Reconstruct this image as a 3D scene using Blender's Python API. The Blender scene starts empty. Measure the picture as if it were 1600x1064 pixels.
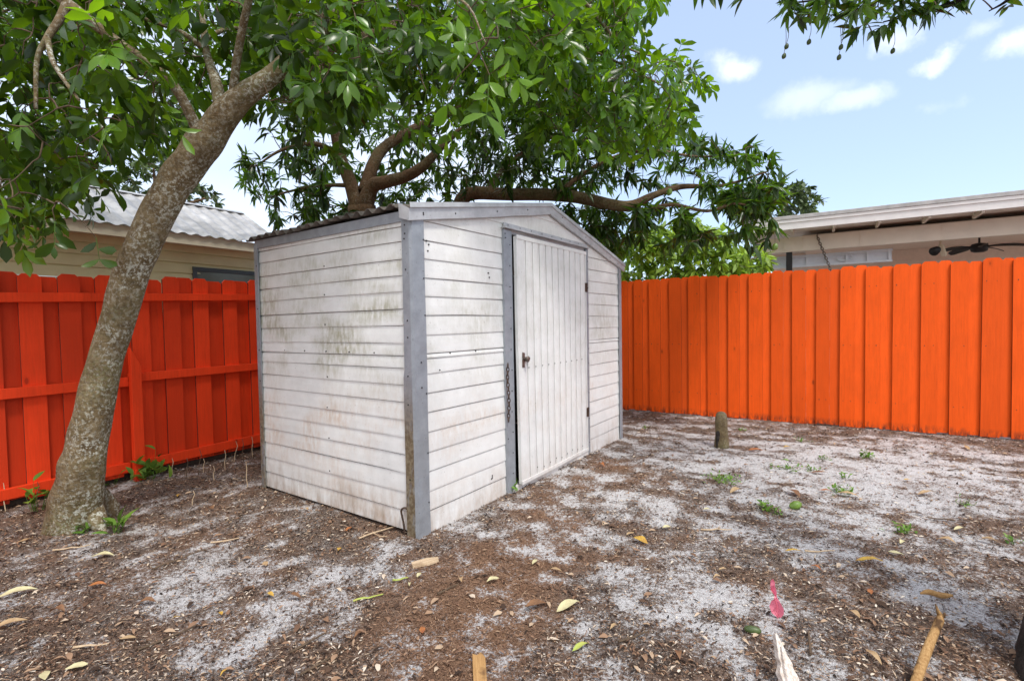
import bpy, math, random
import numpy as np
from math import radians, sin, cos, pi
from mathutils import Vector, Matrix
random.seed(7)
RNG = np.random.default_rng(7)
S = bpy.context.scene
COL = S.collection

# ------------------------------------------------------------------ camera model
CH, FPX = 1.27, 785.0
pt, rl = radians(1.9), radians(1.0)
Fv = np.array([0, cos(pt), -sin(pt)]); R0 = np.array([1.0, 0, 0]); U0 = np.array([0, sin(pt), cos(pt)])
Rv = cos(rl)*R0 - sin(rl)*U0; Uv = sin(rl)*R0 + cos(rl)*U0
C0 = np.array([0, 0, CH])
def ray(px, py):
    px = np.asarray(px, float)[..., None]; py = np.asarray(py, float)[..., None]
    return Fv + Rv*(px-800)/FPX + Uv*(532-py)/FPX
def gp(px, py, z=0.0):
    d = ray(px, py); return C0 + d*((z-CH)/d[..., 2])[..., None]
def at(px, py, Y):
    d = ray(px, py); Y = np.asarray(Y, float); return C0 + d*(Y/d[..., 1])[..., None]
def on_plane(px, py, P, dr):
    n = np.array([-dr[1], dr[0]]); d = ray(px, py)
    return C0 + d*((n@np.asarray(P)[:2])/(n@d[:2]))

cam = bpy.data.cameras.new("camera"); co = bpy.data.objects.new("camera", cam); COL.objects.link(co)
m = Matrix(((Rv[0], Uv[0], -Fv[0], 0), (Rv[1], Uv[1], -Fv[1], 0), (Rv[2], Uv[2], -Fv[2], CH), (0, 0, 0, 1)))
co.matrix_world = m
cam.sensor_width = 36; cam.lens = 36*FPX/1600; cam.clip_end = 2000; cam.clip_start = 0.05
S.camera = co
S.render.resolution_x, S.render.resolution_y = 1024, 680

# ------------------------------------------------------------------ numpy noise
_T = RNG.random((256, 256))
def vn(x, y, o=0):
    x = np.asarray(x, float)+o*17.31; y = np.asarray(y, float)+o*9.77
    xi = np.floor(x).astype(int); yi = np.floor(y).astype(int); fx = x-xi; fy = y-yi
    fx = fx*fx*(3-2*fx); fy = fy*fy*(3-2*fy)
    a = _T[xi % 256, yi % 256]; b = _T[(xi+1) % 256, yi % 256]; c = _T[xi % 256, (yi+1) % 256]; d = _T[(xi+1) % 256, (yi+1) % 256]
    return (a*(1-fx)+b*fx)*(1-fy)+(c*(1-fx)+d*fx)*fy
def fbm(x, y, n=4, o=0):
    s = 0; a = 1; t = 0
    for i in range(n):
        s = s+a*vn(np.asarray(x)*2**i, np.asarray(y)*2**i, o+i*3); t += a; a *= .5
    return s/t

# ------------------------------------------------------------------ object helpers
def tag(o, label=None, cat=None, group=None, kind=None):
    if label: o['label'] = label
    if cat: o['category'] = cat
    if group: o['group'] = group
    if kind: o['kind'] = kind
    return o
def empty(name, loc=(0, 0, 0), rz=0.0, **k):
    o = bpy.data.objects.new(name, None); COL.objects.link(o); o.empty_display_size = .1
    o.location = tuple(float(c) for c in loc); o.rotation_euler = (0, 0, rz)
    return tag(o, **k)
class MB:
    def __init__(s): s.v = []; s.f = []; s.mi = []; s.t = []
    def add(s, vs, fs, mi=0, tint=.5):
        b = len(s.v); s.v += [tuple(float(c) for c in p) for p in vs]; s.f += [tuple(i+b for i in f) for f in fs]
        s.mi += [mi]*len(fs); s.t += [tint]*len(vs); return s
    def box(s, x0, x1, y0, y1, z0, z1, mi=0, tint=.5):
        vs = [(x, y, z) for x in (x0, x1) for y in (y0, y1) for z in (z0, z1)]
        return s.add(vs, [(0, 1, 3, 2), (4, 6, 7, 5), (0, 4, 5, 1), (2, 3, 7, 6), (0, 2, 6, 4), (1, 5, 7, 3)], mi, tint)
    def prism(s, poly, f0, f1, mi=0, tint=.5):
        """poly: 2D outline; f0/f1 map (a,b) -> 3D for the two faces"""
        n = len(poly); vs = [f0(*p) for p in poly]+[f1(*p) for p in poly]
        fs = [tuple(range(n))[::-1], tuple(range(n, 2*n))]+[(i, (i+1) % n, n+(i+1) % n, n+i) for i in range(n)]
        return s.add(vs, fs, mi, tint)
    def grid(s, P, mi=0, tint=.5, close=False):
        """P: (n,m,3) array of points"""
        n, m_ = len(P), len(P[0]); vs = [p for r in P for p in r]; fs = []
        for i in range(n-1):
            for j in range(m_-1 if not close else m_):
                k = (j+1) % m_; fs.append((i*m_+j, i*m_+k, (i+1)*m_+k, (i+1)*m_+j))
        return s.add(vs, fs, mi, tint)
    def tube(s, pts, rad, n=8, mi=0, tint=.5, rough=0.0, cap=True, ph=0):
        pts = np.asarray(pts, float); k = len(pts)
        rad = np.full(k, rad, float) if np.isscalar(rad) else np.asarray(rad, float)
        tan = np.gradient(pts, axis=0); tan /= np.linalg.norm(tan, axis=1)[:, None]+1e-9
        ref = np.array([0, 0, 1.]) if abs(tan[0][2]) < .9 else np.array([1., 0, 0])
        nx = np.cross(tan[0], ref); nx /= np.linalg.norm(nx)
        G = np.zeros((k, n, 3)); a = np.arange(n)*2*pi/n
        for i in range(k):
            nx = nx-tan[i]*(nx@tan[i]); nx /= np.linalg.norm(nx); ny = np.cross(tan[i], nx)
            rr = rad[i]*(1+rough*(vn(np.cos(a)*1.5+5+ph, np.sin(a)*1.5+i*.35, 3)-.5)*2) if rough else np.full(n, rad[i])
            G[i] = pts[i]+(np.cos(a)*rr)[:, None]*nx+(np.sin(a)*rr)[:, None]*ny
        s.grid(G, mi, tint, close=True)
        if cap:
            b = len(s.v)-k*n
            s.f += [tuple(b+j for j in range(n))[::-1], tuple(b+(k-1)*n+j for j in range(n))]; s.mi += [mi, mi]
        return s
    def build(s, name, mats, parent=None, smooth=False, bevel=0.0):
        me = bpy.data.meshes.new(name); me.from_pydata(s.v, [], s.f)
        for mt in (mats if isinstance(mats, (list, tuple)) else [mats]): me.materials.append(mt)
        me.polygons.foreach_set('material_index', s.mi)
        at_ = me.attributes.new('tint', 'FLOAT', 'POINT'); at_.data.foreach_set('value', np.array(s.t, np.float32))
        if smooth: me.polygons.foreach_set('use_smooth', [True]*len(s.f))
        me.update()
        o = bpy.data.objects.new(name, me); COL.objects.link(o)
        if parent: o.parent = parent
        if bevel:
            b = o.modifiers.new('bevel', 'BEVEL'); b.width = bevel; b.segments = 2; b.limit_method = 'ANGLE'; b.angle_limit = .6
        return o
def np_mesh(name, V, quads, tris, tint, mats, parent=None, smooth=True):
    me = bpy.data.meshes.new(name); nq, nt = len(quads), len(tris)
    me.vertices.add(len(V)); me.vertices.foreach_set('co', np.asarray(V, np.float32).ravel())
    me.loops.add(nq*4+nt*3); li = np.concatenate([np.asarray(quads, np.int32).ravel(), np.asarray(tris, np.int32).ravel()]).astype(np.int32)
    me.loops.foreach_set('vertex_index', li)
    me.polygons.add(nq+nt)
    ls = np.concatenate([np.arange(nq)*4, nq*4+np.arange(nt)*3]).astype(np.int32)
    me.polygons.foreach_set('loop_start', ls)
    if smooth: me.polygons.foreach_set('use_smooth', np.ones(nq+nt, bool))
    a = me.attributes.new('tint', 'FLOAT', 'POINT'); a.data.foreach_set('value', np.asarray(tint, np.float32))
    for mt in (mats if isinstance(mats, (list, tuple)) else [mats]): me.materials.append(mt)
    me.update(calc_edges=True); me.validate()
    o = bpy.data.objects.new(name, me); COL.objects.link(o)
    if parent: o.parent = parent
    return o
def smooth_path(P, per=6):
    P = np.asarray(P, float); Q = np.vstack([2*P[0]-P[1], P, 2*P[-1]-P[-2]]); out = []
    for i in range(1, len(Q)-2):
        p0, p1, p2, p3 = Q[i-1:i+3]
        for t in np.arange(per)/per:
            out.append(.5*(2*p1+(p2-p0)*t+(2*p0-5*p1+4*p2-p3)*t*t+(3*p1-p0-3*p2+p3)*t**3))
    out.append(P[-1]); return np.array(out)

# ------------------------------------------------------------------ material helpers
class N:
    def __init__(s, name, kind='mat'):
        if kind == 'mat':
            s.m = bpy.data.materials.new(name); s.m.use_nodes = True; s.t = s.m.node_tree
        else:
            s.m = kind; s.t = kind.node_tree
        s.t.nodes.clear()
    def n(s, ty, **k):
        nd = s.t.nodes.new('ShaderNode'+ty)
        ins = k.pop('i', {})
        for a, b in k.items(): setattr(nd, a, b)
        for a, b in ins.items(): s.set(nd.inputs[a], b)
        return nd
    def set(s, sock, v):
        if hasattr(v, 'is_output') or isinstance(v, bpy.types.NodeSocket): s.t.links.new(v, sock)
        else:
            if isinstance(v, tuple) and len(v) == 3 and sock.type == 'RGBA': v = (*v, 1)
            sock.default_value = v
    def obj(s): return s.n('TexCoord').outputs['Object']
    def map(s, v, sc=(1, 1, 1), rot=(0, 0, 0)): return s.n('Mapping', i={'Vector': v, 'Scale': sc, 'Rotation': rot}).outputs[0]
    def noise(s, v, scale, det=4, rough=.55, dist=0):
        return s.n('TexNoise', i={'Vector': v, 'Scale': scale, 'Detail': det, 'Roughness': rough, 'Distortion': dist}).outputs[0]
    def ramp(s, f, stops, interp='LINEAR'):
        r = s.n('ValToRGB'); r.color_ramp.interpolation = interp; e = r.color_ramp.elements
        while len(e) < len(stops): e.new(.5)
        for q, (p, c) in zip(e, stops):
            q.position = p; q.color = (c, c, c, 1) if not isinstance(c, tuple) else (*c, 1)
        s.set(r.inputs[0], f); return r.outputs[0]
    def mix(s, f, a, b, bl='MIX'):
        x = s.n('Mix', data_type='RGBA', blend_type=bl); s.set(x.inputs[0], f); s.set(x.inputs[6], a); s.set(x.inputs[7], b); return x.outputs[2]
    def math(s, op, a, b=0.0, c=0.0):
        x = s.n('Math', operation=op); s.set(x.inputs[0], a); s.set(x.inputs[1], b)
        s.set(x.inputs[2], c); return x.outputs[0]
    def attr(s, nm='tint'): return s.n('Attribute', attribute_name=nm).outputs['Fac']
    def bump(s, h, st=.3, d=.01): return s.n('Bump', i={'Height': h, 'Strength': st, 'Distance': d}).outputs[0]
    def pbsdf(s, col, rough=.6, bump=None, metal=0.0, spec=.5):
        p = s.n('BsdfPrincipled'); s.set(p.inputs['Base Color'], col); s.set(p.inputs['Roughness'], rough)
        s.set(p.inputs['Metallic'], metal); s.set(p.inputs['Specular IOR Level'], spec)
        if bump is not None: s.set(p.inputs['Normal'], bump)
        return p.outputs[0]
    def out(s, sh):
        o = s.n('OutputMaterial'); s.t.links.new(sh, o.inputs[0]); return s.m
def sepz(n, v, k=2): return n.n('SeparateXYZ', i={0: v}).outputs[k]

def m_paint(name, col, stains=True, dirt=(0.28, 0.27, 0.15), amt=.6):
    """weathered white paint: faint mottling, mildew streaks, soil splash at the foot"""
    n = N(name); v = n.obj(); z = sepz(n, v)
    mott = n.noise(v, 9, 6, .65)
    c = n.mix(n.ramp(mott, [(.3, 0.), (.75, 1.)]), tuple(x*.86 for x in col), col)
    if stains:
        big = n.noise(n.map(v, (1, 1, 2.0)), 2.1, 3, .5)
        fine = n.noise(n.map(v, (1, 1, .35)), 34, 5, .7)
        band = n.ramp(z, [(0., .9), (.09, .35), (.2, .15), (.42, .75), (.62, 1.), (.8, .8), (1., .4)])
        zz = n.math('MULTIPLY', z, .5)
        band = n.ramp(zz, [(0., .95), (.05, .45), (.16, .35), (.30, .75), (.42, .3), (.55, 1.), (.68, .75), (.8, .7), (1., .4)])
        k = n.math('MULTIPLY', n.ramp(big, [(.40, 0.), (.62, 1.)]), n.ramp(fine, [(.33, 0.), (.64, 1.)]))
        k = n.math('MULTIPLY', n.math('MULTIPLY', k, band), amt)
        tone = n.mix(n.ramp(zz, [(.35, 0.), (.5, 1.)]), (0.50, 0.33, 0.20), dirt)
        c = n.mix(k, c, tone)
        foot = n.math('MULTIPLY', n.ramp(zz, [(.0, 1.), (.16, 0.)]), n.ramp(n.noise(n.map(v, (1, 1, .25)), 16, 5, .7), [(.38, 0.), (.7, .9)]))
        c = n.mix(n.math('MULTIPLY', foot, min(1, amt+.1)), c, (0.30, 0.21, 0.13))
        sp = n.ramp(n.noise(v, 95, 2, .5), [(.70, 0.), (.74, .55)])
        c = n.mix(sp, c, (0.25, 0.22, 0.18))
    b = n.bump(n.noise(v, 55, 5, .7), .18, .004)
    return n.out(n.pbsdf(c, .62, b, spec=.35))
def m_galv(name='galvanised_trim', col=(0.29, 0.315, 0.35), rust=True):
    n = N(name); v = n.obj(); z = sepz(n, v)
    c = n.mix(n.ramp(n.noise(v, 13, 5, .6), [(.3, 0.), (.72, 1.)]), tuple(x*.82 for x in col), tuple(min(1, x*1.14) for x in col))
    if rust:
        r = n.math('MULTIPLY', n.ramp(n.math('MULTIPLY', z, .5), [(.30, 1.), (.50, 0.)]), n.attr())
        r = n.math('MULTIPLY', r, n.ramp(n.noise(n.map(v, (1, 1, .3)), 15, 5, .7), [(.30, 0.), (.46, 1.)]))
        rc = n.mix(n.ramp(n.noise(v, 40, 4), [(.4, 0.), (.6, 1.)]), (0.13, 0.095, 0.055), (0.24, 0.20, 0.13))
        c = n.mix(r, c, rc)
    sp = n.ramp(n.noise(v, 60, 2, .5), [(.69, 0.), (.73, .5)]); c = n.mix(sp, c, (0.12, 0.11, 0.1))
    return n.out(n.pbsdf(c, .5, n.bump(n.noise(v, 18, 4), .15, .006), .15))
def m_plain(name, col, rough=.6, metal=0., var=.2, sc=14., bump=.2):
    n = N(name); v = n.obj()
    c = n.mix(n.ramp(n.noise(v, sc, 5, .6), [(.3, 0.), (.7, 1.)]), tuple(x*(1-var) for x in col), tuple(min(1, x*(1+var)) for x in col))
    return n.out(n.pbsdf(c, rough, n.bump(n.noise(v, sc*4, 4), bump, .004), metal))
def m_wood_paint(name, col, lo=.72, hi=1.10):
    n = N(name); v = n.obj(); t = n.attr(); z = sepz(n, v)
    off = n.n('CombineXYZ', i={0: n.math('MULTIPLY', t, 37.), 2: n.math('MULTIPLY', t, 11.)}).outputs[0]
    w = n.n('VectorMath', operation='ADD', i={0: v, 1: off}).outputs[0]
    grain = n.noise(n.map(w, (1, 1, .05)), 70, 5, .65, .3)
    blot = n.noise(n.map(w, (1, 1, .5)), 5, 4, .6)
    rough_saw = n.noise(n.map(w, (.2, .2, 1)), 180, 3, .6)
    c = n.mix(n.ramp(t, [(0., 0.), (1., 1.)]), tuple(x*lo for x in col), tuple(min(1., x*hi) for x in col))
    c = n.mix(n.ramp(blot, [(.35, .35), (.6, 0.)]), c, tuple(x*.72 for x in col))
    c = n.mix(n.ramp(grain, [(.3, .30), (.55, 0.)]), c, tuple(x*.55 for x in col))
    kn = n.n('TexVoronoi', feature='F1', i={'Vector': n.map(w, (1, 0.2, .45)), 'Scale': 4.2, 'Randomness': 1.0}).outputs['Distance']
    kk = n.ramp(kn, [(.035, .75), (.055, .2), (.10, 0.)])
    c = n.mix(kk, c, tuple(x*.35 for x in col))
    soil = n.math('MULTIPLY', n.ramp(z, [(.02, 1.), (.10, 0.)]), n.ramp(n.noise(n.map(v, (1, 1, .3)), 30, 5, .7), [(.42, 0.), (.62, 1.)]))
    c = n.mix(n.math('MULTIPLY', soil, .85), c, (0.035, 0.022, 0.016))
    h = n.math('ADD', n.math('MULTIPLY', grain, 1.0), n.math('MULTIPLY', rough_saw, .35))
    h = n.math('SUBTRACT', h, n.math('MULTIPLY', kk, .8))
    return n.out(n.pbsdf(c, .68, n.bump(h, .4, .004), spec=.25))
def m_bark(name, c0, c1, lichen=.5, sc=8.):
    n = N(name); v = n.obj()
    a = n.noise(v, sc, 6, .7); b = n.noise(n.map(v, (1, 1, .6)), sc*6, 5, .7)
    c = n.mix(n.ramp(a, [(.35, 0.), (.65, 1.)]), c0, c1)
    c = n.mix(n.ramp(b, [(.35, .6), (.55, 0.)]), c, tuple(x*.45 for x in c0))
    if lichen:
        l = n.math('MULTIPLY', n.ramp(n.noise(v, sc*.6, 3, .6), [(.40, .25), (.56, 1.)]), n.ramp(n.noise(v, sc*6.5, 6, .8), [(.50, 0.), (.57, 1.)]))
        side = n.n('SeparateXYZ', i={0: n.n('TexCoord').outputs['Normal']}).outputs[0]
        l = n.math('MULTIPLY', l, n.ramp(n.math('MULTIPLY_ADD', side, .5, .5), [(.25, .35), (.85, 1.)]))
        c = n.mix(n.math('MULTIPLY', l, lichen), c, (0.58, 0.58, 0.51))
        g = n.math('MULTIPLY', n.ramp(n.noise(v, sc*.35, 2), [(.45, 0.), (.7, .5)]), n.ramp(n.noise(v, sc*9, 4), [(.4, 0.), (.6, 1.)]))
        c = n.mix(g, c, (0.16, 0.18, 0.07))
    h = n.math('ADD', n.math('ADD', b, n.math('MULTIPLY', n.noise(v, sc*2.2, 3), .8)), n.math('MULTIPLY', n.noise(n.map(v, (.5, .5, 2.2)), sc*2.6, 4, .6, 1.), .9))
    return n.out(n.pbsdf(c, .85, n.bump(h, .7, .012), spec=.2))
def m_leaf(name, dark, light, trans, tf=.45, rough=.38, spec=.5):
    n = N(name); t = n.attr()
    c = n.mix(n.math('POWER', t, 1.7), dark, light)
    pale = n.n('NewGeometry').outputs['Backfacing']
    c2 = n.mix(n.math('MULTIPLY', pale, .3), c, tuple(x*1.1 for x in light))
    p = n.pbsdf(c2, rough, spec=spec)
    tr = n.n('BsdfTranslucent', i={'Color': n.mix(n.math('POWER', t, 1.5), tuple(x*.16 for x in trans), trans)}).outputs[0]
    return n.out(n.n('MixShader', i={0: tf, 1: p, 2: tr}).outputs[0])

M = {}
M['white'] = m_paint('weathered_white_siding', (0.775, 0.785, 0.775), amt=.9)
M['front'] = m_paint('white_front_siding', (0.80, 0.80, 0.785), amt=.5)
M['door'] = m_paint('white_door_metal', (0.79, 0.795, 0.785), amt=.3)
M['galv'] = m_galv()
M['fascia_metal'] = m_galv('pale_galvanised_flashing', (0.47, 0.48, 0.50), False)
M['screw'] = m_plain('dark_screw', (0.03, 0.028, 0.027), .5, .3)
M['roofmetal'] = m_plain('rusty_corrugated_sheet', (0.12, 0.102, 0.088), .7, .1, .55, 9)
M['dark'] = m_plain('dark_interior', (0.02, 0.02, 0.02), .9)
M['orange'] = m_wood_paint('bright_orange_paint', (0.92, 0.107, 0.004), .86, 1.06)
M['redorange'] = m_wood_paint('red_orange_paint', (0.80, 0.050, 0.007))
M['edgeshade'] = m_plain('seam_shade_board_edge', (0.16, 0.022, 0.006), .85, 0, .5, 25)  # dark tone on the board edges paints in the shade of the seams
M['oldwood'] = m_plain('old_brown_board', (0.055, 0.038, 0.026), .9, 0, .4, 10)
M['bark1'] = m_bark('lichen_bark', (0.115, 0.075, 0.036), (0.22, 0.165, 0.09), .85, 7.)
M['bark2'] = m_bark('brown_mango_bark', (0.10, 0.055, 0.028), (0.19, 0.11, 0.06), .25, 7.)
M['bark3'] = m_bark('dark_bark', (0.02, 0.016, 0.014), (0.06, 0.05, 0.045), 0, 9.)
M['twig'] = m_plain('twig_bark', (0.10, 0.065, 0.038), .85, 0, .4, 20)
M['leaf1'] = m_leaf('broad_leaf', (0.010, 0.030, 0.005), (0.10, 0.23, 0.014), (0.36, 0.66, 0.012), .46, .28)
M['leaf2'] = m_leaf('mango_leaf', (0.013, 0.034, 0.009), (0.065, 0.145, 0.020), (0.20, 0.40, 0.015), .42, .30)
M['leaf3'] = m_leaf('sunlit_bush_leaf', (0.07, 0.17, 0.02), (0.36, 0.52, 0.08), (0.5, 0.72, 0.06), .45, .5)
M['leaf4'] = m_leaf('distant_leaf', (0.05, 0.085, 0.03), (0.12, 0.17, 0.06), (0.12, 0.2, 0.03), .3, .5)
M['weed'] = m_leaf('weed_leaf', (0.07, 0.16, 0.02), (0.20, 0.36, 0.05), (0.25, 0.45, 0.04), .35, .5)
M['fruit'] = m_plain('green_mango_skin', (0.13, 0.22, 0.03), .4, 0, .35, 20, .05)
M['fruitdark'] = m_plain('dark_green_fruit_skin', (0.06, 0.09, 0.025), .45, 0, .35, 20, .05)
M['beige'] = m_plain('beige_lap_siding', (0.66, 0.60, 0.35), .7, 0, .06, 4, .1)
M['cream'] = m_plain('cream_trim', (0.62, 0.56, 0.42), .6, 0, .06, 4, .1)
M['tin'] = m_plain('weathered_tin_roof', (0.42, 0.41, 0.40), .5, .25, .45, 3.5, .1)
M['greyframe'] = m_plain('blue_grey_frame', (0.055, 0.068, 0.075), .5, 0, .1)
M['glass'] = m_plain('dim_window_pane', (0.12, 0.13, 0.10), .12, 0, .2, 3, 0)
M['housewhite'] = m_plain('house_white_paint', (0.74, 0.72, 0.70), .6, 0, .07, 5, .1)
M['roofgrey'] = m_plain('grey_roof_edge', (0.42, 0.41, 0.40), .8, 0, .2, 9, .2)
M['beam'] = m_plain('ivory_beam_paint', (0.72, 0.66, 0.56), .6, 0, .06, 5, .1)
M['soffit'] = m_plain('grey_soffit_board', (0.74, 0.69, 0.62), .8, 0, .12, 5, .1)
M['porchwall'] = m_plain('pinkish_stucco', (0.80, 0.67, 0.56), .85, 0, .06, 12, .3)
M['blackmetal'] = m_plain('black_metal', (0.015, 0.015, 0.016), .5, .3)
M['steel'] = m_plain('rusty_steel', (0.085, 0.055, 0.04), .6, .6, .5, 40)
M['chain'] = m_plain('dull_chain_steel', (0.16, 0.13, 0.11), .5, .7, .4, 40)
M['stump'] = m_bark('mossy_stump_wood', (0.10, 0.068, 0.035), (0.22, 0.165, 0.085), .3, 12.)
M['pink'] = None
n_ = N('pink_flagging_tape'); p_ = n_.pbsdf((0.90, 0.27, 0.36), .45)
M['pink'] = n_.out(n_.n('MixShader', i={0: .4, 1: p_, 2: n_.n('BsdfTranslucent', i={'Color': (0.85, 0.15, 0.27)}).outputs[0]}).outputs[0])

def m_streakwood(name, c0, c1, c2):
    n = N(name); v = n.obj()
    g = n.noise(n.map(v, (1, .06, 1)), 90, 5, .7); b = n.noise(v, 12, 4)
    c = n.mix(n.ramp(g, [(.35, 0.), (.6, 1.)]), c0, c1); c = n.mix(n.ramp(b, [(.55, 0.), (.68, .8)]), c, c2)
    return n.out(n.pbsdf(c, .8, n.bump(g, .6, .004), spec=.2))
M['whitewood'] = m_streakwood('bleached_splintered_wood', (0.42, 0.34, 0.28), (0.74, 0.68, 0.62), (0.20, 0.12, 0.08))
M['brownwood'] = m_streakwood('orange_brown_wood', (0.30, 0.16, 0.06), (0.46, 0.27, 0.11), (0.10, 0.05, 0.025))
def m_stick(name, c0, c1, c2):
    n = N(name); v = n.obj(); g = n.noise(n.map(v, (1, 1, .05)), 130, 5, .7); b = n.noise(n.map(v, (1, 1, .5)), 16, 3)
    c = n.mix(n.ramp(g, [(.35, 0.), (.6, 1.)]), c0, c1); c = n.mix(n.ramp(b, [(.50, 0.), (.60, .9)]), c, c2)
    return n.out(n.pbsdf(c, .8, n.bump(g, .8, .005), spec=.2))
M['stickwood'] = m_stick('weathered_stick_wood', (0.28, 0.15, 0.055), (0.46, 0.28, 0.12), (0.06, 0.03, 0.015))
M['tanwood'] = m_streakwood('pale_tan_wood', (0.42, 0.30, 0.18), (0.60, 0.46, 0.31), (0.26, 0.17, 0.10))

# ------------------------------------------------------------------ frames of the place
def unit(v): return v/np.linalg.norm(v)
A = gp(655, 840); Bp = gp(410, 765); Cp = gp(967, 685)
u = unit((Cp-A)[:2]); v_ = np.array([-u[1], u[0]])
D = gp(970, 640); E_ = gp(1600, 688); fd = unit((E_-D)[:2]); rn = np.array([-fd[1], fd[0]])
G = gp(0, 800); H = gp(405, 705); ld = unit((H-G)[:2]); ln = np.array([-ld[1], ld[0]])
# corner where the two fences meet
k_ = np.linalg.solve(np.array([[fd[0], -ld[0]], [fd[1], -ld[1]]]), (G-D)[:2])
sR, sL = k_[0], k_[1]

# ------------------------------------------------------------------ ground
def ss(a, b, x):  # smooth step, either direction
    t = np.clip((x-a)/(b-a), 0, 1); return t*t*(3-2*t)
BL = [(330, 920, .38, .55), (450, 885, .25, .45), (400, 1000, .32, .5), (600, 1020, .28, .4), (1010, 925, .35, .35), (1100, 965, .26, .55), (930, 770, .45, .35),
      (1150, 725, .9, .6), (1310, 712, 1.1, .62), (1500, 745, .9, .62), (1370, 775, .6, .55), (1020, 790, .5, .3), (90, 875, .35, .3), (30, 940, .2, .3), (240, 832, .22, .35),
      (900, 850, .3, .25), (1530, 810, .45, .35), (1320, 945, .14, .35), (850, 1030, .2, .25), (600, 905, .16, .25), (450, 830, .2, .3), (1190, 850, .35, .2),
      (800, 890, .34, -.5), (720, 975, .36, -.6), (300, 760, .6, -.6), (540, 825, .38, -.55), (170, 985, .42, -.4), (1450, 1000, .4, -.3), (850, 772, .25, -.6),
      (985, 652, .55, -.5), (1200, 664, .5, -.3), (1350, 664, .5, -.35), (1500, 680, .5, -.45), (1120, 855, .3, -.25), (1290, 830, .25, -.3), (1280, 990, .35, -.25), (1300, 900, .3, -.2), (60, 1010, .4, -.4), (100, 800, .4, -.5)]
BLW = [(gp(a, b)[:2], r, s) for a, b, r, s in BL]
def warm(x, y):
    s = 0
    for a, b, q in ((850, 800, .3), (800, 870, .38), (760, 940, .36), (715, 1010, .34), (900, 760, .3), (960, 725, .25)):
        c = gp(a, b); s = s+np.exp(-((x-c[0])**2+(y-c[1])**2)/(q*q))
    return np.clip(s*.8+(fbm(x*3, y*3, 3, 31)-.5)*1.2, 0, 1)
def sand(x, y):
    w = ss(-.5, .3, x)
    a1 = u; a2 = fd
    l1 = fbm((x*a1[0]+y*a1[1])*1.6, (-x*a1[1]+y*a1[0])*7.5, 5, 1); l2 = fbm((x*a2[0]+y*a2[1])*1.5, (-x*a2[1]+y*a2[0])*8, 5, 2)
    s = (l1*(1-w)+l2*w-.5)*1.25 + (fbm(x*9, y*9, 3, 5)-.5)*1.7 + (fbm(x*1.3, y*1.3, 3, 9)-.5)*.3
    for c, r, k in BLW: s = s+k*.42*np.exp(-((x-c[0])**2+(y-c[1])**2)/(r*r))
    return s-.07*np.clip(warm(x, y)*3, 0, 1)+.03-.10*ss(.3, -.8, x)
def gz(x, y):
    return .030*(fbm(x*.9, y*.9, 3, 11)-.5)+.022*(fbm(x*4, y*4, 4, 13)-.5)+.006*np.clip(sand(x, y), -.5, .5)*-1
def axis(lo, hi, st, far):
    c = list(np.arange(lo, hi+1e-6, st)); d = st*2; p = hi
    up = []
    while p < far: p += d; up.append(p); d *= 1.35
    d = st*2; p = lo; dn = []
    while p > -far: p -= d; dn.append(p); d *= 1.35
    return np.array(dn[::-1]+c+up)
gx = axis(-4.6, 5.9, .03, 400); gy = axis(1.2, 8.2, .03, 400)
X, Y = np.meshgrid(gx, gy, indexing='ij'); Z = gz(X, Y)
nx_, ny_ = X.shape; idx = np.arange(nx_*ny_).reshape(nx_, ny_)
quads = np.stack([idx[:-1, :-1], idx[1:, :-1], idx[1:, 1:], idx[:-1, 1:]], -1).reshape(-1, 4)
def m_ground():
    n = N('sand_and_mulch_ground'); v = n.obj(); s = n.attr()
    f = n.noise(v, 60, 6, .7); g = n.noise(v, 210, 4, .75)
    f2 = n.noise(v, 17, 6, .72)
    k = n.math('ADD', s, n.math('MULTIPLY', n.math('SUBTRACT', f, .5), 3.0))
    k = n.math('ADD', k, n.math('MULTIPLY', n.math('SUBTRACT', f2, .5), 1.8))
    k = n.math('ADD', k, n.math('MULTIPLY', n.math('SUBTRACT', g, .5), 2.2))
    k = n.ramp(k, [(.02, 0.), (.48, 1.)])
    soil = n.ramp(n.noise(v, 130, 5, .8), [(.34, (0.014, 0.010, 0.008)), (.46, (0.105, 0.080, 0.066)), (.58, (0.26, 0.205, 0.172)), (.70, (0.46, 0.41, 0.37))])
    soil = n.mix(n.ramp(n.noise(v, 3.2, 3), [(.42, 0.), (.62, .45)]), soil, (0.19, 0.105, 0.062))
    soil = n.mix(n.math('MULTIPLY', n.attr('warm'), .75), soil, n.ramp(n.noise(v, 120, 5, .8), [(.34, (0.07, 0.035, 0.02)), (.5, (0.25, 0.13, 0.07)), (.66, (0.42, 0.27, 0.17))]))
    sn = n.ramp(n.noise(v, 150, 5, .8), [(.33, (0.22, 0.205, 0.195)), (.46, (0.52, 0.505, 0.50)), (.64, (0.78, 0.765, 0.76))])
    c = n.mix(k, soil, sn)
    h = n.math('ADD', n.noise(v, 110, 5, .8), n.math('MULTIPLY', n.noise(v, 28, 4, .7), 1.2))
    return n.out(n.pbsdf(c, .95, n.bump(h, .9, .012), spec=.1))
g_ = np_mesh('ground', np.stack([X, Y, Z], -1).reshape(-1, 3), quads, np.zeros((0, 3), int), sand(X, Y).ravel(), m_ground())
a_ = g_.data.attributes.new('warm', 'FLOAT', 'POINT'); a_.data.foreach_set('value', warm(X, Y).ravel().astype(np.float32)); tag(g_, kind='structure')

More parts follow.
